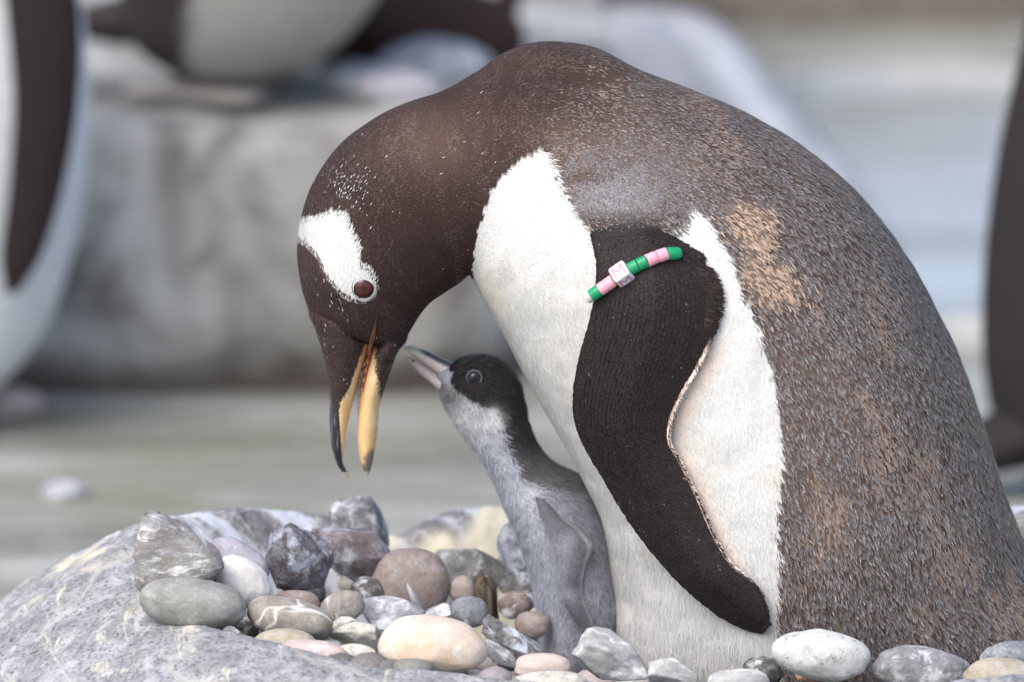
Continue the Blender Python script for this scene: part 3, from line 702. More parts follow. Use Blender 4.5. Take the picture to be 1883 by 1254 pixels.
# --- eyes
def eye(parent, px_, py_, r, bvh, iris, rim, sgn, lid, depth_in=.45):
    p = P(px_, py_, -1); h = body_y(px_, py_, bvh); n = h and Vector((0, -1, 0))
    c = np.array(h) + np.array([0, r * depth_in, 0]); c[1] *= 1 if sgn < 0 else -1
    v, f = ico(4); ax = np.array([0, sgn * 1.0, 0]); ang = np.degrees(np.arccos(np.clip(v @ ax, -1, 1)))
    col = mix(np.tile(iris * .35, (len(v), 1)), iris, sstep(2, 22, ang) * (1 - sstep(40, 52, ang)))
    col = mix(col, srgb(14, 10, 10), np.maximum(sstep(12, 5, ang), sstep(46, 56, ang)))
    e = child('eye', v * r * np.array([1, .62, 1]) + c, f, M_EYE, parent, col)
    # lids: soft ring drawn into points above and below the eye
    nn = 48; t = np.linspace(0, 2 * math.pi, nn, endpoint=False); rows = []
    prof = [(1.0, .1), (.95, .34), (1.02, .40), (1.12, .34), (1.18, .05)]
    for rr, yy_ in prof:
        q = np.stack([rr * r * np.cos(t) * lid[0], np.full(nn, sgn * yy_ * r), rr * r * np.sin(t) * (1 + lid[1] * np.abs(np.sin(t)) ** 3 * (np.sin(t) > 0) + lid[2] * np.abs(np.sin(t)) ** 3 * (np.sin(t) < 0))], -1)
        an = lid[3]; x_, z_ = q[:, 0].copy(), q[:, 2].copy(); q[:, 0] = x_ * math.cos(an) - z_ * math.sin(an); q[:, 2] = x_ * math.sin(an) + z_ * math.cos(an)
        rows.append(q + c)
    F_ = ringgrid(len(prof), nn); lc_ = np.vstack([np.tile(rim[min(k, len(rim) - 1)], (nn, 1)) for k in range(len(prof))])
    child('eyelid', np.vstack(rows), F_ if sgn > 0 else F_[:, ::-1], M_FLESH, parent, lc_)
for sgn in (-1, 1):
    eye(adult, 668, 529, .0070, body_bvh, srgb(68, 24, 18), [srgb(90, 84, 86), srgb(116, 108, 108), srgb(150, 144, 142), srgb(222, 220, 216)], sgn, (.98, .32, .1, .12), .34)

# --- feathers
AF = Blades()
# dense fine plumage of head and neck
p, n, t, u, a = scatter(B, 190000, sstep(9.0, 12, B.u) + .02)
x, y, w, pt, tn, hd, sh = adult_masks(p, u)
k = ~w & ~pt & (rng.random(len(p)) < hd); q = p[k]
c = adult_color(q, u[k]) * rng.uniform(.72, 1.35, (k.sum(), 1)); t_ = -t[k] + rng.normal(0, .12, (k.sum(), 3))
spk = rng.random(k.sum()) < (.0006 + .13 * np.exp(-(((x[k] - 640) / 32) ** 2 + ((y[k] - 350) / 38) ** 2) * 1.3) + .012 * np.exp(-(((x[k] - 615) / 30) ** 2 + ((y[k] - 590) / 60) ** 2)))
c[spk] = srgb(214, 216, 222)
tipc = c * 1.5 + .012
far_ = u[k] > 19.5
AF.add(q, n[k], t_, rng.uniform(.0022, .0036, k.sum()) * np.where(spk, 1.1, 1) * np.where(far_, 1.35, 1), rng.uniform(.00035, .0006, k.sum()) * np.where(spk, 1.15, 1), .16 + .06 * spk, c, tipc, rows=((0, 1), (1, .2)), nj=.2)
p, n, t, u, a = scatter(B, 42000, sstep(10.5, 13, B.u))
x, y, w, pt, tn, hd, sh = adult_masks(p, u); k = ~w & ~pt & (np.hypot(x - 668, y - 529) > 30); m = k.sum()
c = adult_color(p[k], u[k]) * (rng.uniform(.75, 1.25, (m, 1)) + .25 * fbm(p[k] * 160, 57, 2)[:, None])
AF.add(p[k], n[k], -t[k] + rng.normal(0, .14, (m, 3)), rng.uniform(.0034, .0052, m), rng.uniform(.0008, .0013, m), .1, c * .8, c * 1.45 + .01, rows=((0, .8), (.55, 1), (1, .3)), nj=.13)
# white eye patch
p, n, t, u, a = scatter(B, 60000, ((B.u > 15) & inpoly(*sproj(B.V), [(520, 370), (700, 370), (720, 590), (520, 590)])).astype(float) + 1e-6)
x, y, w, pt, tn, hd, sh = adult_masks(p, u); k = pt
AF.add(p[k], n[k], -t[k] + rng.normal(0, .15, (k.sum(), 3)), rng.uniform(.003, .006, k.sum()), rng.uniform(.0004, .0007, k.sum()), .12, C_WHITE * rng.uniform(.86, 1.02, (k.sum(), 1)), np.tile(C_WHITE, (k.sum(), 1)), rows=((0, 1), (1, .2)), nj=.12)
# white breast, belly and flank
p, n, t, u, a = scatter(B, 190000, ((B.u < 16.2) & inpoly(*sproj(B.V), [(840, 260), (1330, 260), (1460, 700), (1460, 1330), (1050, 1330), (840, 560)])).astype(float) + 1e-6)
x, y, w, pt, tn, hd, sh = adult_masks(p, u); k = w; m = k.sum()
yel = sstep(.1, .6, fbm(p[k] * 30, 81)) * .5
grime = sstep(.15, .6, fbm(p[k] * np.array([90, 90, 28]), 83, 3)); cw_ = mix(mix(np.tile(C_WHITE, (m, 1)), srgb(232, 226, 208), yel), srgb(206, 203, 197), grime * .55) * rng.uniform(.93, 1.02, (m, 1))
ed_ = x[k] - np.interp(y[k], [600, 660, 715, 768, 810, 855, 918, 985, 1037], [1306, 1288, 1254, 1230, 1226, 1249, 1279, 1308, 1340]); cw_ = mix(cw_, srgb(236, 208, 190), sstep(48, 4, ed_) * sstep(-30, -5, ed_) * sstep(590, 650, y[k]) * sstep(1080, 980, y[k]) * .75)
ln = np.where(u[k] < 4, 1.5, 1.0) * rng.uniform(.005, .009, m)
AF.add(p[k], n[k], -t[k] + rng.normal(0, .16, (m, 3)) + np.array([0, 0, -.1]), ln, rng.uniform(.0003, .0006, m), .1, cw_ * .97, cw_ * 1.02, rows=((0, .9), (.55, 1), (1, .12)), nj=.04, curl=.12)
# back: overlapping feathers, brown with a frosted grey tip
p, n, t, u, a = scatter(B, 165000, sstep(13.6, 12.2, B.u))
x, y, w, pt, tn, hd, sh = adult_masks(p, u); k = ~w & (rng.random(len(p)) > hd * 1.05)
p, n, t, u, x, y, tn, sh, hd = p[k], n[k], t[k], u[k], x[k], y[k], tn[k], sh[k], hd[k]; m = len(p)
size = np.interp(u, [2, 6, 9, 11, 13], [1.2, 1.08, .95, .8, .6]) * (1 - .42 * sh)
warm = sstep(.05, .55, fbm(p * np.array([36, 36, 22]), 91, 3) + rng.normal(0, .18, m))
base = mix(np.tile(srgb(82, 71, 66), (m, 1)), srgb(136, 115, 99), warm)
tn = inpoly(x + rng.normal(0, 13, m) + fbm(p * 60, 51) * 30, y + rng.normal(0, 13, m) + fbm(p * 60, 52) * 30, TAN) & (rng.random(m) < .8); base[tn] = srgb(166, 142, 122) * rng.uniform(.75, 1.2, (tn.sum(), 1)); mid_ = base * 1.25
grey = mix(np.tile(srgb(132, 130, 132), (m, 1)), srgb(190, 190, 194), rng.random(m) ** 2.0)
fr = np.clip(rng.normal(.66, .34, m) - .45 * warm - .9 * tn + .5 * sh, 0, 1) * (1 - .5 * hd)
tipc = mix(base * 1.35 + .01, grey, fr) * rng.uniform(.8, 1.1, (m, 1))
AF.add(p, n, -t + rng.normal(0, .13, (m, 3)), rng.uniform(.0050, .0078, m) * size, rng.uniform(.0008, .0013, m) * size, rng.uniform(.075, .15, m), base * .85, tipc, rows=((0, .8), (.5, 1), (.68, .9), (1, .25)), cmid=mid_ * .88, nj=.1, curl=.1)
# small frosted feathers over the shoulder
p, n, t, u, a = scatter(B, 60000, np.exp(-(((bx - 1130) / 120) ** 2 + ((by - 360) / 80) ** 2)) + 1e-7)
x, y, w, pt, tn, hd, sh = adult_masks(p, u); k = ~w & (y < 470); p, n, t, sh, x, y = p[k], n[k], t[k], sh[k], x[k], y[k]; m = len(p)
dk = sstep(372, 402, y)
c = mix(np.tile(srgb(66, 60, 62), (m, 1)), srgb(40, 33, 33), dk)
tc = mix(mix(np.tile(srgb(110, 106, 108), (m, 1)), srgb(164, 163, 167), (rng.random(m) ** 1.5) * sh), srgb(56, 48, 47), dk * .9)
AF.add(p, n, np.array([.45, 0, -.9]) + rng.normal(0, .1, (m, 3)), rng.uniform(.0022, .0034, m), rng.uniform(.0008, .0012, m), .15, c, tc, rows=((0, .8), (.6, 1), (1, .4)), nj=.15)
# stray soft ends along the back
p, n, t, u, a = scatter(B, 5000, sstep(14, 12, B.u)); w = adult_masks(p, u)[2]; k = ~w
AF.add(p[k], n[k], -t[k] + rng.normal(0, .3, (k.sum(), 3)), rng.uniform(.006, .011, k.sum()), .0003, .3, np.tile(srgb(84, 66, 58), (k.sum(), 1)), np.tile(srgb(150, 126, 108), (k.sum(), 1)), rows=((0, 1), (.5, .8), (1, .2)), curl=.3)
# feathered part of the bill base
for L_, fe in ((U, ufe), (D, lfe)):
    p, n, t, u, a = scatter(L_, 20000, fe.astype(float) + 1e-6); m = len(p)
    c = np.tile(C_HEAD, (m, 1)) * rng.uniform(.7, 1.4, (m, 1)); sk = rng.random(m) < .006; c[sk] = srgb(200, 200, 205)
    AF.add(p, n, t + rng.normal(0, .15, (m, 3)), rng.uniform(.002, .0034, m), rng.uniform(.0004, .0007, m), .16, c, c * 1.5 + .01, rows=((0, 1), (1, .2)), nj=.2)
    q_ = rng.random(m) < .4
    AF.add(p[q_], n[q_], t[q_] + rng.normal(0, .14, (q_.sum(), 3)), rng.uniform(.003, .0046, q_.sum()), rng.uniform(.0007, .0011, q_.sum()), .12, c[q_] * .8, c[q_] * 1.5 + .01, rows=((0, .8), (.55, 1), (1, .3)), nj=.13)
# flippers: short scale-like feathers, a comb of longer ones along the rear edge
for side in (-1, 1):
    p, n, t, u, a = scatter(FL, 50000, (np.sin(FL.a) > -.35) * 1.0); c, ch, ed = flip_color(FL, a, u, p); m = len(p)
    row = np.sin((u * 34 + ch * 3) * 2) * .15
    c = c * (rng.uniform(.7, 1.3, (m, 1)) + row[:, None]); tipc = c * 1.35 + .003
    glint = rng.random(m) < .004; tipc[glint] = srgb(120, 112, 110); tg_ = (rng.random(m) < .5 * sstep(.8, .2, u)); tipc[tg_] = srgb(150, 149, 152)
    back_dir = nrm(P(1300, 700, 0) - P(1100, 690, 0))
    dirv = t + back_dir * (sstep(.3, 1.0, ch)[:, None] * 1.3) + rng.normal(0, .08, (m, 3))
    pe = np.stack([p[:, 0], p[:, 1] * -side, p[:, 2]], -1) if side > 0 else p
    f_ = np.array([1, -1, 1]) if side > 0 else np.array([1, 1, 1])
    # ordered rows of scale feathers over the random under-layer
    rows_, cols_ = 150, 46; gu, gc = np.meshgrid((np.arange(rows_) + .5) / rows_, (np.arange(cols_) + .5) / cols_, indexing='ij')
    gc = gc + (np.arange(rows_) % 2)[:, None] * .5 / cols_ + rng.normal(0, .004, gc.shape); gu = gu + rng.normal(0, .0014, gu.shape) + .03 * gc
    gi = np.clip((gu.ravel() * 189).astype(int), 0, 189); gj = np.clip(np.round(np.arccos(np.clip(1 - 2 * gc.ravel(), -1, 1)) / (2 * math.pi) * 72).astype(int), 0, 35)
    vi = gi * 72 + gj; ps, ns, ts = FL.V[vi] + rng.normal(0, .00025, (len(vi), 3)), FL.N[vi], FL.T[vi]; chs = np.clip(gc.ravel(), 0, 1); us = FL.u[vi]
    cs, _, es = flip_color(FL, FL.a[vi], us, ps); ms = len(vi); ks = es < .3
    tcs = mix(np.tile(srgb(51, 43, 41), (ms, 1)), srgb(140, 138, 140), sstep(.8, .2, us) * .6) * rng.uniform(.7, 1.2, (ms, 1))  # lighter tips paint rows of small highlights into the black
    ds = ts + back_dir * (sstep(.25, 1.0, chs)[:, None] * 1.2) + rng.normal(0, .05, (ms, 3))
    AF.add((ps * f_)[ks], (ns * f_)[ks], (ds * f_)[ks], (rng.uniform(.0036, .0044, ms) * np.interp(us, [0, 4, 15], [.9, 1.1, .8]))[ks], (rng.uniform(.0014, .0019, ms) * np.interp(us, [0, 4, 12, 15], [1, 1.1, .75, .5]))[ks], .2, cs[ks] * .8, tcs[ks], rows=((0, .8), (.5, 1), (.8, .9), (1, .4)), cmid=cs[ks] * .85, nj=.05)
    AF.add(p * f_, n * f_, dirv * f_, rng.uniform(.0026, .004, m) * (1 + .3 * sstep(.6, 1, ch)), rng.uniform(.0011, .0018, m), .16, c, tipc, rows=((0, .9), (.6, 1), (1, .35)), nj=.06)
    # rear comb
    m = 4200; uu_ = rng.uniform(.25, 14.6, m); i = np.clip((uu_ / 15 * 189).astype(int), 0, 189); j = np.where((uu_ > 4.6) & (uu_ < 12.6), 36 + rng.integers(-1, 2, m), 36 + rng.integers(-6, 2, m))
    p = FL.V[i * 72 + j]; n = nrm(FL.N[i * 72 + j] * .4 + np.array([0, -1, 0])); t = FL.T[i * 72 + j]
    upper = uu_ < 4.6
    pale = (uu_ > 4.6) & (uu_ < 12.6)
    c = np.where(pale[:, None], srgb(222, 202, 190), srgb(46, 36, 33)) * rng.uniform(.85, 1.12, (m, 1)); ce = np.where(pale[:, None], srgb(224, 214, 206), c * 1.25)
    gap = np.abs(uu_ - 2.0) < .22
    dirv = back_dir * np.where(upper, 1.1, .8)[:, None] + t * np.where(upper, .45, .9)[:, None] + rng.normal(0, .12, (m, 3))
    AF.add((p * f_)[~gap], (n * f_)[~gap], (dirv * f_)[~gap], (rng.uniform(.004, .0085, m) * np.where(pale, .6, np.where(upper, .25 + .9 * sstep(4.9, 3.2, uu_), .55)))[~gap], (rng.uniform(.0008, .0015, m) * np.where(upper, 1.5, 1))[~gap], .05, c[~gap], ce[~gap], rows=((0, 1), (.6, .9), (1, .15)), nj=.16, curl=.1)
    # black feathers lapping over the pale rear fringe
    m = 5200; uu_ = rng.uniform(3.8, 13.4, m); i = np.clip((uu_ / 15 * 189).astype(int), 0, 189); aa = np.arccos(np.clip(1 - 2 * rng.uniform(.9, .995, m), -1, 1)); j = np.clip((aa / (2 * math.pi) * 72).astype(int), 0, 36)
    p = FL.V[i * 72 + j]; n = FL.N[i * 72 + j]; t = FL.T[i * 72 + j]; c = np.tile(srgb(38, 30, 28), (m, 1)) * rng.uniform(.7, 1.4, (m, 1))
    AF.add(p * f_, n * f_, (t * .9 + back_dir * .9 + rng.normal(0, .08, (m, 3))) * f_, rng.uniform(.004, .0075, m), rng.uniform(.0008, .0014, m), .1, c, c * 1.4, rows=((0, 1), (.6, .9), (1, .15)), nj=.12)
AF.build('feathers', M_FEATHER, adult)

# --- feet under the belly
def foot(px_, py_, y):
    c = P(px_, py_, y)
    toes = []
    Vs, Fs, Ts, nn = [], [], [], 0
    for ang in (-28, 0, 28):
        d = np.array([-math.cos(R(ang)), math.sin(R(ang)), 0]); e = np.array([math.sin(R(ang)), math.cos(R(ang)), 0])
        K = []
        for s_, r_ in ((0, .010), (.02, .009), (.045, .0085), (.06, .007), (.07, .003)):
            q = c + d * s_ + np.array([0, 0, .006 - s_ * .08]); K.append((q + e * r_, q - e * r_, r_ * .7))
        T_ = Loft(K, 24, 14, world=True); Vs.append(T_.V); Fs.append(T_.Q + nn); Ts.append(T_.C + nn); nn += len(T_.V)
    V = np.vstack(Vs); child('foot', V, [np.vstack(Fs), np.vstack(Ts)], M_FLESH, adult, np.tile(srgb(206, 158, 138), (len(V), 1)))
foot(1650, 1226, -.075); foot(1650, 1226, .075)

# ================================================================== LEG BAND
band = thing('flipper_band', 'beaded bracelet of green and pink tubes with a white letter cube round the flipper', 'bracelet', P(1165, 500, -.11))
def on_flip(px_, py_):
    h = body_y(px_, py_, flipper_bvh); return np.array(h) if h else None
M_GREEN = plain('bead_green', srgb(12, 150, 98), .42); M_PINK = plain('bead_pink', srgb(240, 168, 182), .45); M_WHITEB = plain('bead_white', srgb(240, 240, 242), .3)
M_CLEAR = plain('bead_clear', srgb(196, 186, 188), .2); M_INK = plain('letter_pink', srgb(222, 136, 180), .5); M_CORD = plain('elastic_cord', srgb(150, 60, 74), .6)
RB = .0039
path_px = [(1078, 550), (1090, 542), (1110, 528), (1130, 514), (1143, 504), (1165, 491), (1187, 481), (1208, 472), (1230, 465), (1242, 463), (1252, 466)]
yb = []
for x_, y_ in path_px:
    h = on_flip(x_, y_); yb.append(h[1] if h is not None else None)
good = [(i, v) for i, v in enumerate(yb) if v is not None]
yb = np.interp(range(len(yb)), [i for i, _ in good], [v for _, v in good]) - RB * .8
for _ in range(3): yb[1:-1] = np.minimum(yb[1:-1], (yb[:-2] + yb[2:]) / 2)
path = np.array([P(x_, y_, v) for (x_, y_), v in zip(path_px, yb)])
pc, _ = catmull(path, 400); pl = np.concatenate([[0], np.cumsum(np.linalg.norm(np.diff(pc, axis=0), axis=1))])
def at_px(x_):
    xs_, _y = proj(pc); i = int(np.argmin(np.abs(xs_ - x_))); return i
def bead(x0, x1, mat, r=RB, dome=False):
    i0, i1 = at_px(x0), at_px(x1); L_ = pl[i1] - pl[i0]; A, E = pc[i0], pc[i1]; d = nrm(E - A)
    a1 = nrm(np.cross(d, np.array([0, 1.0, 0]))); a2 = np.cross(d, a1)
    th = np.linspace(0, 2 * math.pi, 28, endpoint=False)
    prof = [(0, .55), (0, .93), (.03, .99), (.06, 1), (.94, 1), (.97, .99), (1, .93), (1, .55)]
    if dome: prof = [(0, .55), (0, .93), (.06, 1), (.6, 1), (.75, .95), (.88, .82), (.97, .6), (1.0, .3)]
    Vv = np.vstack([A + d * L_ * s_ + (a1[None] * np.cos(th)[:, None] + a2[None] * np.sin(th)[:, None]) * r * q for s_, q in prof])
    F_ = ringgrid(len(prof), 28)
    child('bead', Vv, [F_, np.arange(28)[None][:, ::-1], (np.arange(28) + 28 * (len(prof) - 1))[None]], mat, band)
bead(1079, 1087, M_CLEAR, RB * .9); bead(1087, 1103, M_GREEN); bead(1103, 1114, M_PINK); bead(1114.3, 1128, M_PINK)
bead(1157, 1173, M_GREEN); bead(1173.3, 1189, M_GREEN); bead(1189, 1206, M_PINK); bead(1208, 1226, M_PINK); bead(1226, 1252, M_GREEN, RB, True)
# letter cube
import bmesh
i0 = at_px(1143); c0 = pc[i0]; d = nrm(pc[at_px(1157)] - pc[at_px(1129)])
tow = np.array([0, -1.0, 0]); e1 = nrm(tow - d * (tow @ d)); e2 = np.cross(d, e1)
rot = R(-38); f1 = e1 * math.cos(rot) + e2 * math.sin(rot); f2 = np.cross(d, f1)
if (f1[2] + f2[2]) < -5: f1 = -f1
bm = bmesh.new(); bmesh.ops.create_cube(bm, size=1.0); bmesh.ops.bevel(bm, geom=list(bm.edges), offset=.14, segments=3, affect='EDGES', profile=.5)
CS = .0108
Vc = np.array([v.co[:] for v in bm.verts]) * CS; Fc = [[v.index for v in f.verts] for f in bm.faces]; bm.free()
Vw = c0 + Vc[:, :1] * d + Vc[:, 1:2] * f1 + Vc[:, 2:] * f2
me = bpy.data.meshes.new('letter_cube'); me.from_pydata((Vw - np.array(band.location)).tolist(), [], Fc); me.update()
cube = ob('letter_cube', me, M_WHITEB, band)
def letter(nn, right, up):
    segs = [((-.3, -.3), (-.27, .3)), ((-.27, .3), (0, -.08)), ((0, -.08), (.27, .3)), ((.27, .3), (.3, -.3))]
    Vs, Fs = [], []
    for k, (a_, b_) in enumerate(segs):
        a_, b_ = np.array(a_), np.array(b_); dd = (b_ - a_) / np.linalg.norm(b_ - a_); s_ = np.array([-dd[1], dd[0]]) * .055; a_ = a_ - dd * .04; b_ = b_ + dd * .04
        for q in (a_ + s_, a_ - s_, b_ - s_, b_ + s_):
            for hgt in (.49, .506 + .002 * k): Vs.append(c0 + CS * (right * q[0] * 1.02 + up * q[1] * 1.02 + nn * hgt))
        o_ = 8 * k; top = [o_ + 1, o_ + 3, o_ + 5, o_ + 7]; bt = [o_, o_ + 2, o_ + 4, o_ + 6]; Fs.append(top)
        for z_ in range(4): Fs.append([bt[z_], bt[(z_ + 1) % 4], top[(z_ + 1) % 4], top[z_]])
    child('letter', np.array(Vs), np.array(Fs), M_INK, cube if False else band, smooth=False)
for nn in (f1, -f1, f2, -f2):
    upv = np.cross(nn, d); 
    if upv[2] < 0: upv = -upv
    rt = np.cross(upv, nn); letter(nn, rt, upv)
# cord loop round the back of the flipper
q0, q1 = pc[40], pc[-40]; midp = (q0 + q1) / 2 + np.array([0, .034, 0])
lp, _ = catmull([q0, q0 + np.array([0, .006, 0]), q0 + np.array([.006, .026, 0]), midp, q1 + np.array([-.006, .024, 0]), q1 + np.array([0, .008, 0]), q1], 60)
K = [(q + np.array([0, 0, .0009]), q - np.array([0, 0, .0009]), .0009) for q in lp[::3]]
CD = Loft(K, 60, 10, world=True); child('elastic_cord', CD.V, CD.faces(), M_CORD, band)
K = [(q + np.array([0, 0, .0012]), q - np.array([0, 0, .0012]), .0012) for q in pc[24:-24:16]]
CD = Loft(K, 60, 10, world=True); child('elastic_cord', CD.V, CD.faces(), M_CORD, band)

# ================================================================== CHICK
YC = .028
chick = thing('penguin_chick', 'fluffy grey penguin chick with black cap reaching its bill up to the adult', 'penguin chick', P(1070, 1222, YC))
CSEC = [((1025, 1228), (1120, 1228), .026), ((1004, 1195), (1150, 1185), .040), ((991, 1120), (1160, 1100), .048), ((978, 1060), (1148, 1030), .049), ((963, 1010), (1130, 970), .046), ((948, 970), (1104, 920), .041), ((927, 930), (1068, 880), .035),
        ((911, 887), (1016, 854), .027), ((887, 842), (985, 821), .0235), ((860, 808), (972, 783), .0225), ((834, 777), (965, 744), .0235), ((817, 746), (953, 706), .0248), ((808, 722), (928, 671), .0243), ((808, 706), (890, 654), .0205),
        ((806, 698), (856, 657), .015), ((800, 690), (832, 668), .010), ((806, 684), (818, 674), .003)]
CB = Loft(CSEC, 190, 96, y=YC)
CB.V += CB.N * (fbm(CB.V * 40, 14, 3) * .0016)[:, None]; renormal(CB)
chick_bvh = BVHTree.FromPolygons(CB.V.tolist(), CB.tris().tolist())
def cproj(V): W = V.copy(); W[:, 1] = YC - np.abs(W[:, 1] - YC); return proj(W)
CAP = [(815, 640), (990, 640), (1000, 780), (1010, 812), (1060, 850), (1095, 890), (1050, 900), (985, 895), (965, 880), (945, 850), (926, 815), (922, 780), (918, 752), (905, 742), (885, 738), (860, 728), (842, 716), (832, 700), (826, 680)]
def chick_color(V, u): return np.clip(chick_color_(V, u) * 1.14, 0, .85)
def chick_color_(V, u):
    x, y = cproj(V); jx = x + fbm(V * 120, 15) * 8; jy = y + fbm(V * 120, 16) * 8
    c = np.tile(srgb(166, 170, 180), (len(V), 1))
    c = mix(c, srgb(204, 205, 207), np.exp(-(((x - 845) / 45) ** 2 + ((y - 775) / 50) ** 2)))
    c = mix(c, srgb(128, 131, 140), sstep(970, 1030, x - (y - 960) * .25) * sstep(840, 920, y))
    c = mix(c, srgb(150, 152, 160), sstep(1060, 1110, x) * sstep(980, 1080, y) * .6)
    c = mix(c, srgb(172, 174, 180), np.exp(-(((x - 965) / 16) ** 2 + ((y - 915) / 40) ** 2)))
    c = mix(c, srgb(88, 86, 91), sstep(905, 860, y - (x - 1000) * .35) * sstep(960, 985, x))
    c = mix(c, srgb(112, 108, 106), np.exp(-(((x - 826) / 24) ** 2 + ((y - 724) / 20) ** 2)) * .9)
    cap = inpoly(jx, jy, CAP)
    c = np.where(cap[:, None], mix(np.tile(srgb(42, 38, 41), (len(V), 1)), srgb(96, 94, 99), sstep(770, 900, y)), c)
    c = mix(c, srgb(222, 222, 222), np.exp(-(((x - 906) / 16) ** 2 + ((y - 766) / 19) ** 2)))
    return c
CF = [((983, 912), (1004, 916)), ((992, 940), (1034, 950)), ((1003, 972), (1068, 978)), ((1014, 1010), (1085, 1004)), ((1020, 1050), (1075, 1045)), ((1028, 1085), (1070, 1080)), ((1044, 1122), (1076, 1112)), ((1062, 1148), (1087, 1140)), ((1078, 1163), (1092, 1158))]
secs = []
for k, (L_, T_) in enumerate(CF):
    h = body_y((L_[0] + T_[0]) / 2, (L_[1] + T_[1]) / 2, chick_bvh); secs.append([L_, T_, [.006, .0068, .0065, .006, .0055, .005, .0045, .0036, .0015][k], h.y - [-.002, .001, .003, .004, .004, .004, .004, .004, .004][k]])
CFL = Loft(secs, 80, 40)
def cf_color(V, a, u):
    ch = (1 - np.cos(a)) / 2
    c = mix(np.tile(srgb(108, 110, 117), (len(V), 1)), srgb(144, 147, 155), sstep(-.2, .5, fbm(V * 70, 18)))
    return mix(c, srgb(206, 207, 209), np.maximum(sstep(.84, .99, ch) * .75, sstep(.08, .01, ch) * .5))
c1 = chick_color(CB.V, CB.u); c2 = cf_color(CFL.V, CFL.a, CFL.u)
mir = CFL.V.copy(); mir[:, 1] = 2 * YC - mir[:, 1]
nB, nF = len(CB.V), len(CFL.V)
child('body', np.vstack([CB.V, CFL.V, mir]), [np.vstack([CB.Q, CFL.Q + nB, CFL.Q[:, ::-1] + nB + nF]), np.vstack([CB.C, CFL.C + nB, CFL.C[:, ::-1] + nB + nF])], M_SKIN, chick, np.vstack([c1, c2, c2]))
CU = Loft([((828, 702), (842, 670), .0098), ((804, 686), (812, 658), .0074), ((780, 669), (787, 646), .0058), ((758, 653), (764, 637), .0044), ((747, 645), (752, 635), .003), ((741, 643), (743, 638), .0008)], 60, 32, y=YC)
CL = Loft([((810, 722), (830, 698), .0088), ((790, 703), (804, 686), .0066), ((770, 686), (780, 671), .0050), ((755, 669), (761, 658), .0034), ((748, 659), (750, 654), .0010)], 60, 32, y=YC)
x, y = proj(CU.V); s_ = (np.cos(CU.a) + 1) / 2
c = mix(np.tile(srgb(84, 80, 82), (len(x), 1)), srgb(226, 212, 206), sstep(.16, .34, s_ + fbm(CU.V * 300, 5) * .05)); c = mix(c, srgb(230, 226, 210), sstep(784, 764, x + fbm(CU.V * 300, 6) * 4)); c = np.column_stack([c, np.full(len(c), .4)])
child('upper_bill', CU.V, CU.faces(), M_BILL, chick, c)
x, y = proj(CL.V); s_ = (np.cos(CL.a) + 1) / 2
c = mix(np.tile(srgb(214, 198, 196), (len(x), 1)), srgb(110, 104, 108), sstep(.8, .93, s_)); c = np.where((np.hypot(x - 760, y - 664) < 3)[:, None], srgb(120, 112, 112), c); c = np.column_stack([c, np.full(len(c), .4)])
child('lower_bill', CL.V, CL.faces(), M_BILL, chick, c)
def chick_eye(sgn):
    h = body_y(872, 694, chick_bvh); r = .0044; c = np.array(h) + np.array([0, r * .45, 0])
    if sgn > 0: c[1] = 2 * YC - c[1]
    v, f = ico(3); ang = np.degrees(np.arccos(np.clip(v[:, 1] * sgn, -1, 1)))
    child('eye', v * r + c, f, M_EYE, chick, mix(np.tile(srgb(16, 16, 22), (len(v), 1)), srgb(58, 60, 74), sstep(24, 40, ang)))
    nn = 36; t = np.linspace(0, 2 * math.pi, nn, endpoint=False); rows = [np.stack([q * r * np.cos(t), np.full(nn, sgn * z_ * r), q * r * np.sin(t)], -1) + c for q, z_ in ((.96, .4), (.94, .66), (1.04, .74), (1.16, .62), (1.2, .2))]
    F_ = ringgrid(5, nn); child('eyelid', np.vstack(rows), F_ if sgn > 0 else F_[:, ::-1], M_FLESH, chick, np.vstack([np.tile(q, (nn, 1)) for q in (srgb(60, 58, 62), srgb(120, 118, 120), srgb(120, 118, 122), srgb(60, 56, 58), srgb(44, 40, 42))]))
chick_eye(-1); chick_eye(1)
DN = Blades()
p, n, t, u, a = scatter(CB, 150000, np.where(CB.u > 15.2, .05, 1.0)); m = len(p)
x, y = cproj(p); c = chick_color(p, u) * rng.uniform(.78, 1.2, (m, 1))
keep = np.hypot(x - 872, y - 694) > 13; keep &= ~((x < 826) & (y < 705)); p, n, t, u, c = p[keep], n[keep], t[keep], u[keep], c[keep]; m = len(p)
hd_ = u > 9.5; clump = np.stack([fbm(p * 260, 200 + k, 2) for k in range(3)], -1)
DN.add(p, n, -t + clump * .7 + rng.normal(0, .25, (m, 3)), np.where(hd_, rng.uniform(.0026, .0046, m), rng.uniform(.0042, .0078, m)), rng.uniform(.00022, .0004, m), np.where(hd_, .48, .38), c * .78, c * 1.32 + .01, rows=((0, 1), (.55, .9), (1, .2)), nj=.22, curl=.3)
for sgn in (-1, 1):
    p, n, t, u, a = scatter(CFL, 18000); m = len(p); c = cf_color(p, a, u) * rng.uniform(.8, 1.2, (m, 1))
    f_ = np.array([1, -1, 1]) if sgn > 0 else np.ones(3); off = np.array([0, 2 * YC, 0]) if sgn > 0 else 0
    DN.add(p * f_ + off, n * f_, (t + rng.normal(0, .3, (m, 3))) * f_, rng.uniform(.0024, .0046, m), rng.uniform(.00025, .00045, m), .22, c * .9, c * 1.15, rows=((0, 1), (1, .2)), nj=.2)
DN.build('down', M_DOWN, chick)

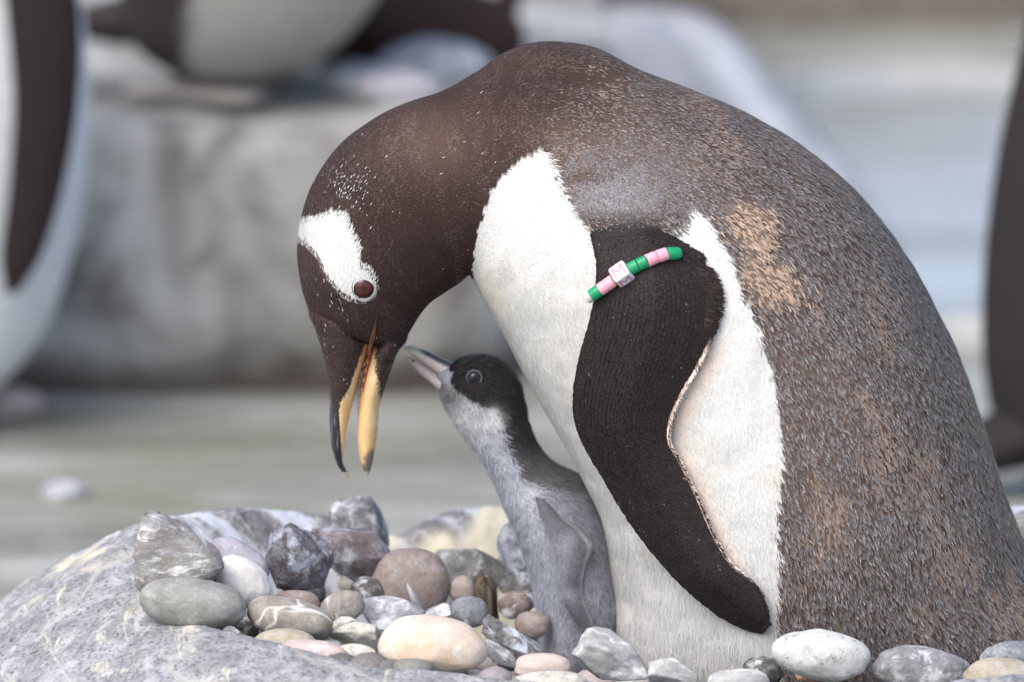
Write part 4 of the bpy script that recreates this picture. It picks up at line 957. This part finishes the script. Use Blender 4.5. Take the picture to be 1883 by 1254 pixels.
# ================================================================== BACKGROUND
# mound of pale rock closing the terrace on the right, hollowed on top
def mound():
    c = np.array([-.04, 2.42, GZ]); nr2, na = 60, 120
    prof = [(0, .15), (.06, .15), (.11, .18), (.15, .22), (.18, .228), (.22, .215), (.27, .17), (.32, .11), (.37, .04), (.41, -.03)]
    pr, _ = catmull(prof, nr2); th = np.linspace(0, 2 * math.pi, na, endpoint=False)
    V = np.stack([c[0] + pr[:, :1] * np.cos(th) * 1.0, c[1] + pr[:, :1] * np.sin(th) * .8, c[2] + pr[:, 1:] + 0 * th], -1).reshape(-1, 3)
    V[:, 2] += fbm(V * 7, 77, 3) * .02; V[:, :2] += fbm(V * 5, 78, 2)[:, None] * .02
    o = thing('rock_mound', 'pale lilac grey rounded rock mound with a hollow top in the blurred background', 'rock', c)
    child('rock', V, ringgrid(nr2, na), stone_mat('mound_rock', srgb(146, 146, 150), srgb(170, 170, 174), srgb(132, 129, 128), sc=3, white=.3, off=30, pit=.3), o)
    th = np.linspace(0, 2 * math.pi, 40, endpoint=False); q = np.stack([c[0] + .15 * np.cos(th), c[1] + .12 * np.sin(th), np.full(40, c[2] + .175)], -1); q2 = q.copy(); q2[:, 2] -= .05
    V = np.vstack([q, q2, c + np.array([0, 0, .175])]); V[:, 2] += fbm(V * 30, 79) * .012
    child('hollow_shade', V, [ringgrid(2, 40), np.stack([np.arange(40), (np.arange(40) + 1) % 40, np.full(40, 80)], -1)], stone_mat('hollow_shade', srgb(58, 52, 50), srgb(86, 80, 78), sc=20, off=31, pit=.8), o)  # dark disc that paints the shade inside the hollow
mound()
# dark earth bank beyond the pool
xs2 = np.linspace(-6, 8, 160); pf, _ = catmull([(0, -.05), (.02, .05), (.1, .16), (.3, .26), (.7, .33), (1.5, .36), (6, .4)], 40)
V = np.stack([np.repeat(xs2, 40), np.tile(pf[:, 0], 160) + 4.25, np.tile(pf[:, 1], 160) + GZ], -1); V[:, 1] += fbm(V * 2.2, 83, 3) * .25; V[:, 2] += fbm(V * 4, 84, 3) * .05
tag(ob('earth_bank', mesh_np('earth_bank', V, grid_faces(160, 40)), stone_mat('bank_soil', srgb(84, 74, 64), srgb(122, 112, 100), sc=2, off=40, pit=.8)), kind='structure')
def far_penguin(label, foot_pt, yaw, pitch=0.0, roll=0.0, scale=1.0, xw=.03, flip=(.02, .0), dark=srgb(60, 53, 53), group='penguins standing in the background', flip_len=.26, flip_w=.85, far_fx=None, toe=0.0, footc=srgb(222, 150, 110), white=srgb(226, 228, 232)):
    root = thing('penguin', label, 'penguin', foot_pt, group)
    Rm = np.array([[math.cos(yaw), -math.sin(yaw), 0], [math.sin(yaw), math.cos(yaw), 0], [0, 0, 1]]) @ np.array([[math.cos(pitch), 0, math.sin(pitch)], [0, 1, 0], [-math.sin(pitch), 0, math.cos(pitch)]])
    tr = lambda V: V @ Rm.T * scale + np.array(foot_pt)
    Ry = np.array([[math.cos(yaw), -math.sin(yaw), 0], [math.sin(yaw), math.cos(yaw), 0], [0, 0, 1]]); trf = lambda V: V @ Ry.T * scale + np.array(foot_pt)
    zs = [(.012, -.03, .03, .05), (.03, -.022, .07, .085), (.08, -.01, .1, .104), (.16, 0, .115, .115), (.25, .008, .117, .114), (.34, .012, .106, .102), (.42, .008, .088, .084), (.48, .004, .066, .064), (.53, .004, .053, .051), (.58, .010, .052, .048), (.62, .016, .049, .043), (.65, .018, .038, .034), (.67, .016, .02, .018), (.676, .015, .004, .004)]
    L_ = Loft([((x_ + a_, 0, z_), (x_ - a_, 0, z_), w_) for z_, x_, a_, w_ in zs], 90, 56, world=True)
    V = L_.V; wmask = sstep(xw - .006, xw + .006, V[:, 0] - .25 * np.maximum(V[:, 2] - .3, 0)) * sstep(.475, .46, V[:, 2]) * 1.0
    c = mix(np.tile(dark, (len(V), 1)), white, wmask)
    eyep = (np.abs(V[:, 2] - .635) < .012) & (np.abs(V[:, 0] - .012) < .03); c[eyep] = white
    parts_V, parts_Q, parts_T, parts_C, n0 = [V], [L_.Q], [L_.C], [c], len(V)
    fx, fa = flip
    for sg in (-1, 1):
        K = []
        for s_, wd, th_ in ((0, .03, .012), (.12, .036, .012), (.3, .037, .011), (.5, .033, .009), (.72, .028, .007), (.9, .021, .005), (1, .006, .002)):
            q = np.array([(fx if sg < 0 or far_fx is None else far_fx) + fa * s_ + .02 * math.sin(s_ * 3.14), sg * (.098 + .025 * math.sin(min(s_ * 2, 1) * 1.57) + .01 * s_), .425 - flip_len * s_]); K.append((q + np.array([wd * flip_w, 0, 0]), q - np.array([wd * flip_w, 0, 0]), th_))
        T_ = Loft(K, 40, 24, world=True); parts_V.append(T_.V); parts_Q.append(T_.Q + n0); parts_T.append(T_.C + n0); n0 += len(T_.V)
        parts_C.append(np.tile(dark * .75, (len(T_.V), 1)))
    TL = Loft([((-.04, 0, .10), (-.06, 0, .02), .05), ((-.10, 0, .06), (-.115, 0, .01), .035), ((-.15, 0, .03), (-.16, 0, .005), .022), ((-.19, 0, .012), (-.192, 0, .004), .008)], 24, 20, world=True)
    parts_V.append(TL.V); parts_Q.append(TL.Q + n0); parts_T.append(TL.C + n0); parts_C.append(np.tile(dark, (len(TL.V), 1)))
    child('body', tr(np.vstack(parts_V)), [np.vstack(parts_Q), np.vstack(parts_T)], M_SMOOTHBIRD, root, np.vstack(parts_C))
    BL = Loft([((.05, 0, .592), (.05, 0, .622), .016), ((.08, 0, .595), (.08, 0, .614), .01), ((.115, 0, .592), (.115, 0, .604), .006), ((.128, 0, .59), (.128, 0, .594), .001)], 24, 16, world=True)
    child('bill', tr(BL.V), BL.faces(), M_SMOOTHBIRD, root, np.tile(srgb(222, 130, 50), (len(BL.V), 1)))
    v, f = ico(2)
    for sg in (-1, 1):
        child('eye', tr(v * .008 + np.array([.03, sg * .042, .622])), f, M_SMOOTHBIRD, root, np.tile(srgb(40, 20, 18), (len(v), 1)))
        FT = Loft([((-.02 + toe, sg * .05 - .018, .006), (-.02 + toe, sg * .05 + .018, .006), .006), ((.03 + toe, sg * .05 - .026, .006), (.03 + toe, sg * .05 + .026, .006), .006), ((.075 + toe, sg * .055 - .036, .005), (.075 + toe, sg * .055 + .036, .005), .005), ((.095 + toe, sg * .055 - .03, .004), (.095 + toe, sg * .055 + .03, .004), .002)], 20, 16, world=True)
        child('foot', trf(FT.V), FT.faces(), M_SMOOTHBIRD, root, np.tile(footc, (len(FT.V), 1)))
    return root
def gpt(px_, y_, z_): p_ = P(px_, 600, y_); return np.array([p_[0], y_, z_])
far_penguin('blurred penguin at the left edge with a long black flipper hanging over its white belly', gpt(-120, WY - .16, GZ + .004), R(4), xw=.018, flip=(.076, -.016), flip_len=.30, flip_w=.76, far_fx=.02, toe=-.11, dark=srgb(44, 36, 37))
far_penguin('blurred penguin at the right edge turning its dark back', gpt(2066, 1.25, GZ + .004), R(20), pitch=R(3), xw=.06, flip=(.02, 0), dark=srgb(46, 41, 41))
far_penguin('blurred penguin on the wall with a pale belly and dark tail touching the ledge', gpt(425, WY + .15, WT + .004), R(-20), pitch=R(14), xw=-.012, flip=(-.08, -.04), far_fx=-.03, toe=-.045, footc=srgb(160, 152, 146), white=srgb(172, 169, 163))  # white belly toned grey: its shade is put into the colour
far_penguin('blurred dark brown penguin bending low on the wall behind the adult, orange bill showing', gpt(935, WY + .40, WT + .0), R(214), pitch=R(74), scale=.46, toe=-.05, footc=srgb(120, 100, 92), xw=.06, flip=(.0, 0), dark=srgb(66, 48, 42), group='penguins lying in the background')
for i_, (lab, px_, py_, r_, mk) in enumerate([('small white stone lying on the wet floor at the left', 118, 905, .011, 'greywhite'), ('pale pinkish stone at the foot of the wall on the left edge', 2, 742, .02, 'red'),
        ('whitish stone on the wall below the dark bending penguin', 668, 150, .02, 'greywhite'), ('lilac stone on the wall beside the whitish stone', 735, 165, .022, 'lilac'), ('grey stone on the wall left of the rock mound', 800, 120, .03, 'greywhite')]):
    z_ = GZ if py_ > 300 else WT; q = gz(px_, py_, z_ + r_ * .5); v, f = ico(3)
    v = v * np.array([1.7, 1.2, .75]) * r_ * (1 + .12 * fbm(v * 1.2 + i_ * 4, i_, 2)[:, None])
    tag(ob('loose_stone', mesh_np('loose_stone', v, f), mt[mk], loc=q), lab, 'stone')

# ================================================================== SMALL LITTER IN THE NEST
def splinter():
    c = P(893, 1135, .055); o = thing('wood_splinter', 'ragged yellow brown upright splinter wedged between stones by the chick', 'wood', c)
    K = []
    for y_, w_ in ((1140, 28), (1118, 27), (1098, 25), (1082, 22), (1070, 15), (1062, 6)): K.append(((893 + w_ - 2, y_), (893 - w_ - 2, y_), .009 if y_ > 1035 else .003))
    L_ = Loft(K, 70, 60, y=.055); L_.V += L_.N * (fbm(L_.V * np.array([300, 300, 22]), 95, 3) * .004)[:, None]; L_.V[:, 2] += fbm(L_.V * np.array([260, 260, 1]), 96, 2) * .009 * sstep(2, 5, L_.u)
    st = fbm(L_.V * np.array([420, 420, 30]), 97, 3)
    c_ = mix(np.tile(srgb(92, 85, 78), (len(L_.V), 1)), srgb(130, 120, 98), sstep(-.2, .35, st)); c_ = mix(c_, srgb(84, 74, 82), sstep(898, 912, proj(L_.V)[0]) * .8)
    child('wood', L_.V, L_.faces(), M_SKIN, o, c_)
splinter()
def quill(label, a, b, y, w, col):
    A, E = P(*a, y), P(*b, y - .004); d = E - A; n_ = 14; t = np.linspace(0, 1, n_); side = nrm(np.cross(d, np.array([0, -1.0, .2])))
    wd = w * np.sin(np.clip(t * 1.05 + .04, 0, 1) * math.pi) ** .6; mid = A + d * t[:, None] + np.array([0, -1, 0]) * (.004 * np.sin(t * 3.1))[:, None]
    V = np.vstack([mid - side * wd[:, None], mid + np.array([0, -.0012, 0]), mid + side * wd[:, None], mid + np.array([0, .0006, 0])])
    i = np.arange(n_ - 1); F_ = np.vstack([np.stack([i + n_ * p_, i + 1 + n_ * p_, i + 1 + n_ * q_, i + n_ * q_], -1) for p_, q_ in ((0, 1), (1, 2), (2, 3), (3, 0))])
    o = thing('moulted_feather', label, 'feather', A); child('vane', V, F_, M_DOWN, o, np.tile(col, (len(V), 1)))
quill('small pale moulted feather lying against the mauve brown stone', (776, 1128), (746, 1066), -.02, .0022, srgb(176, 176, 178))
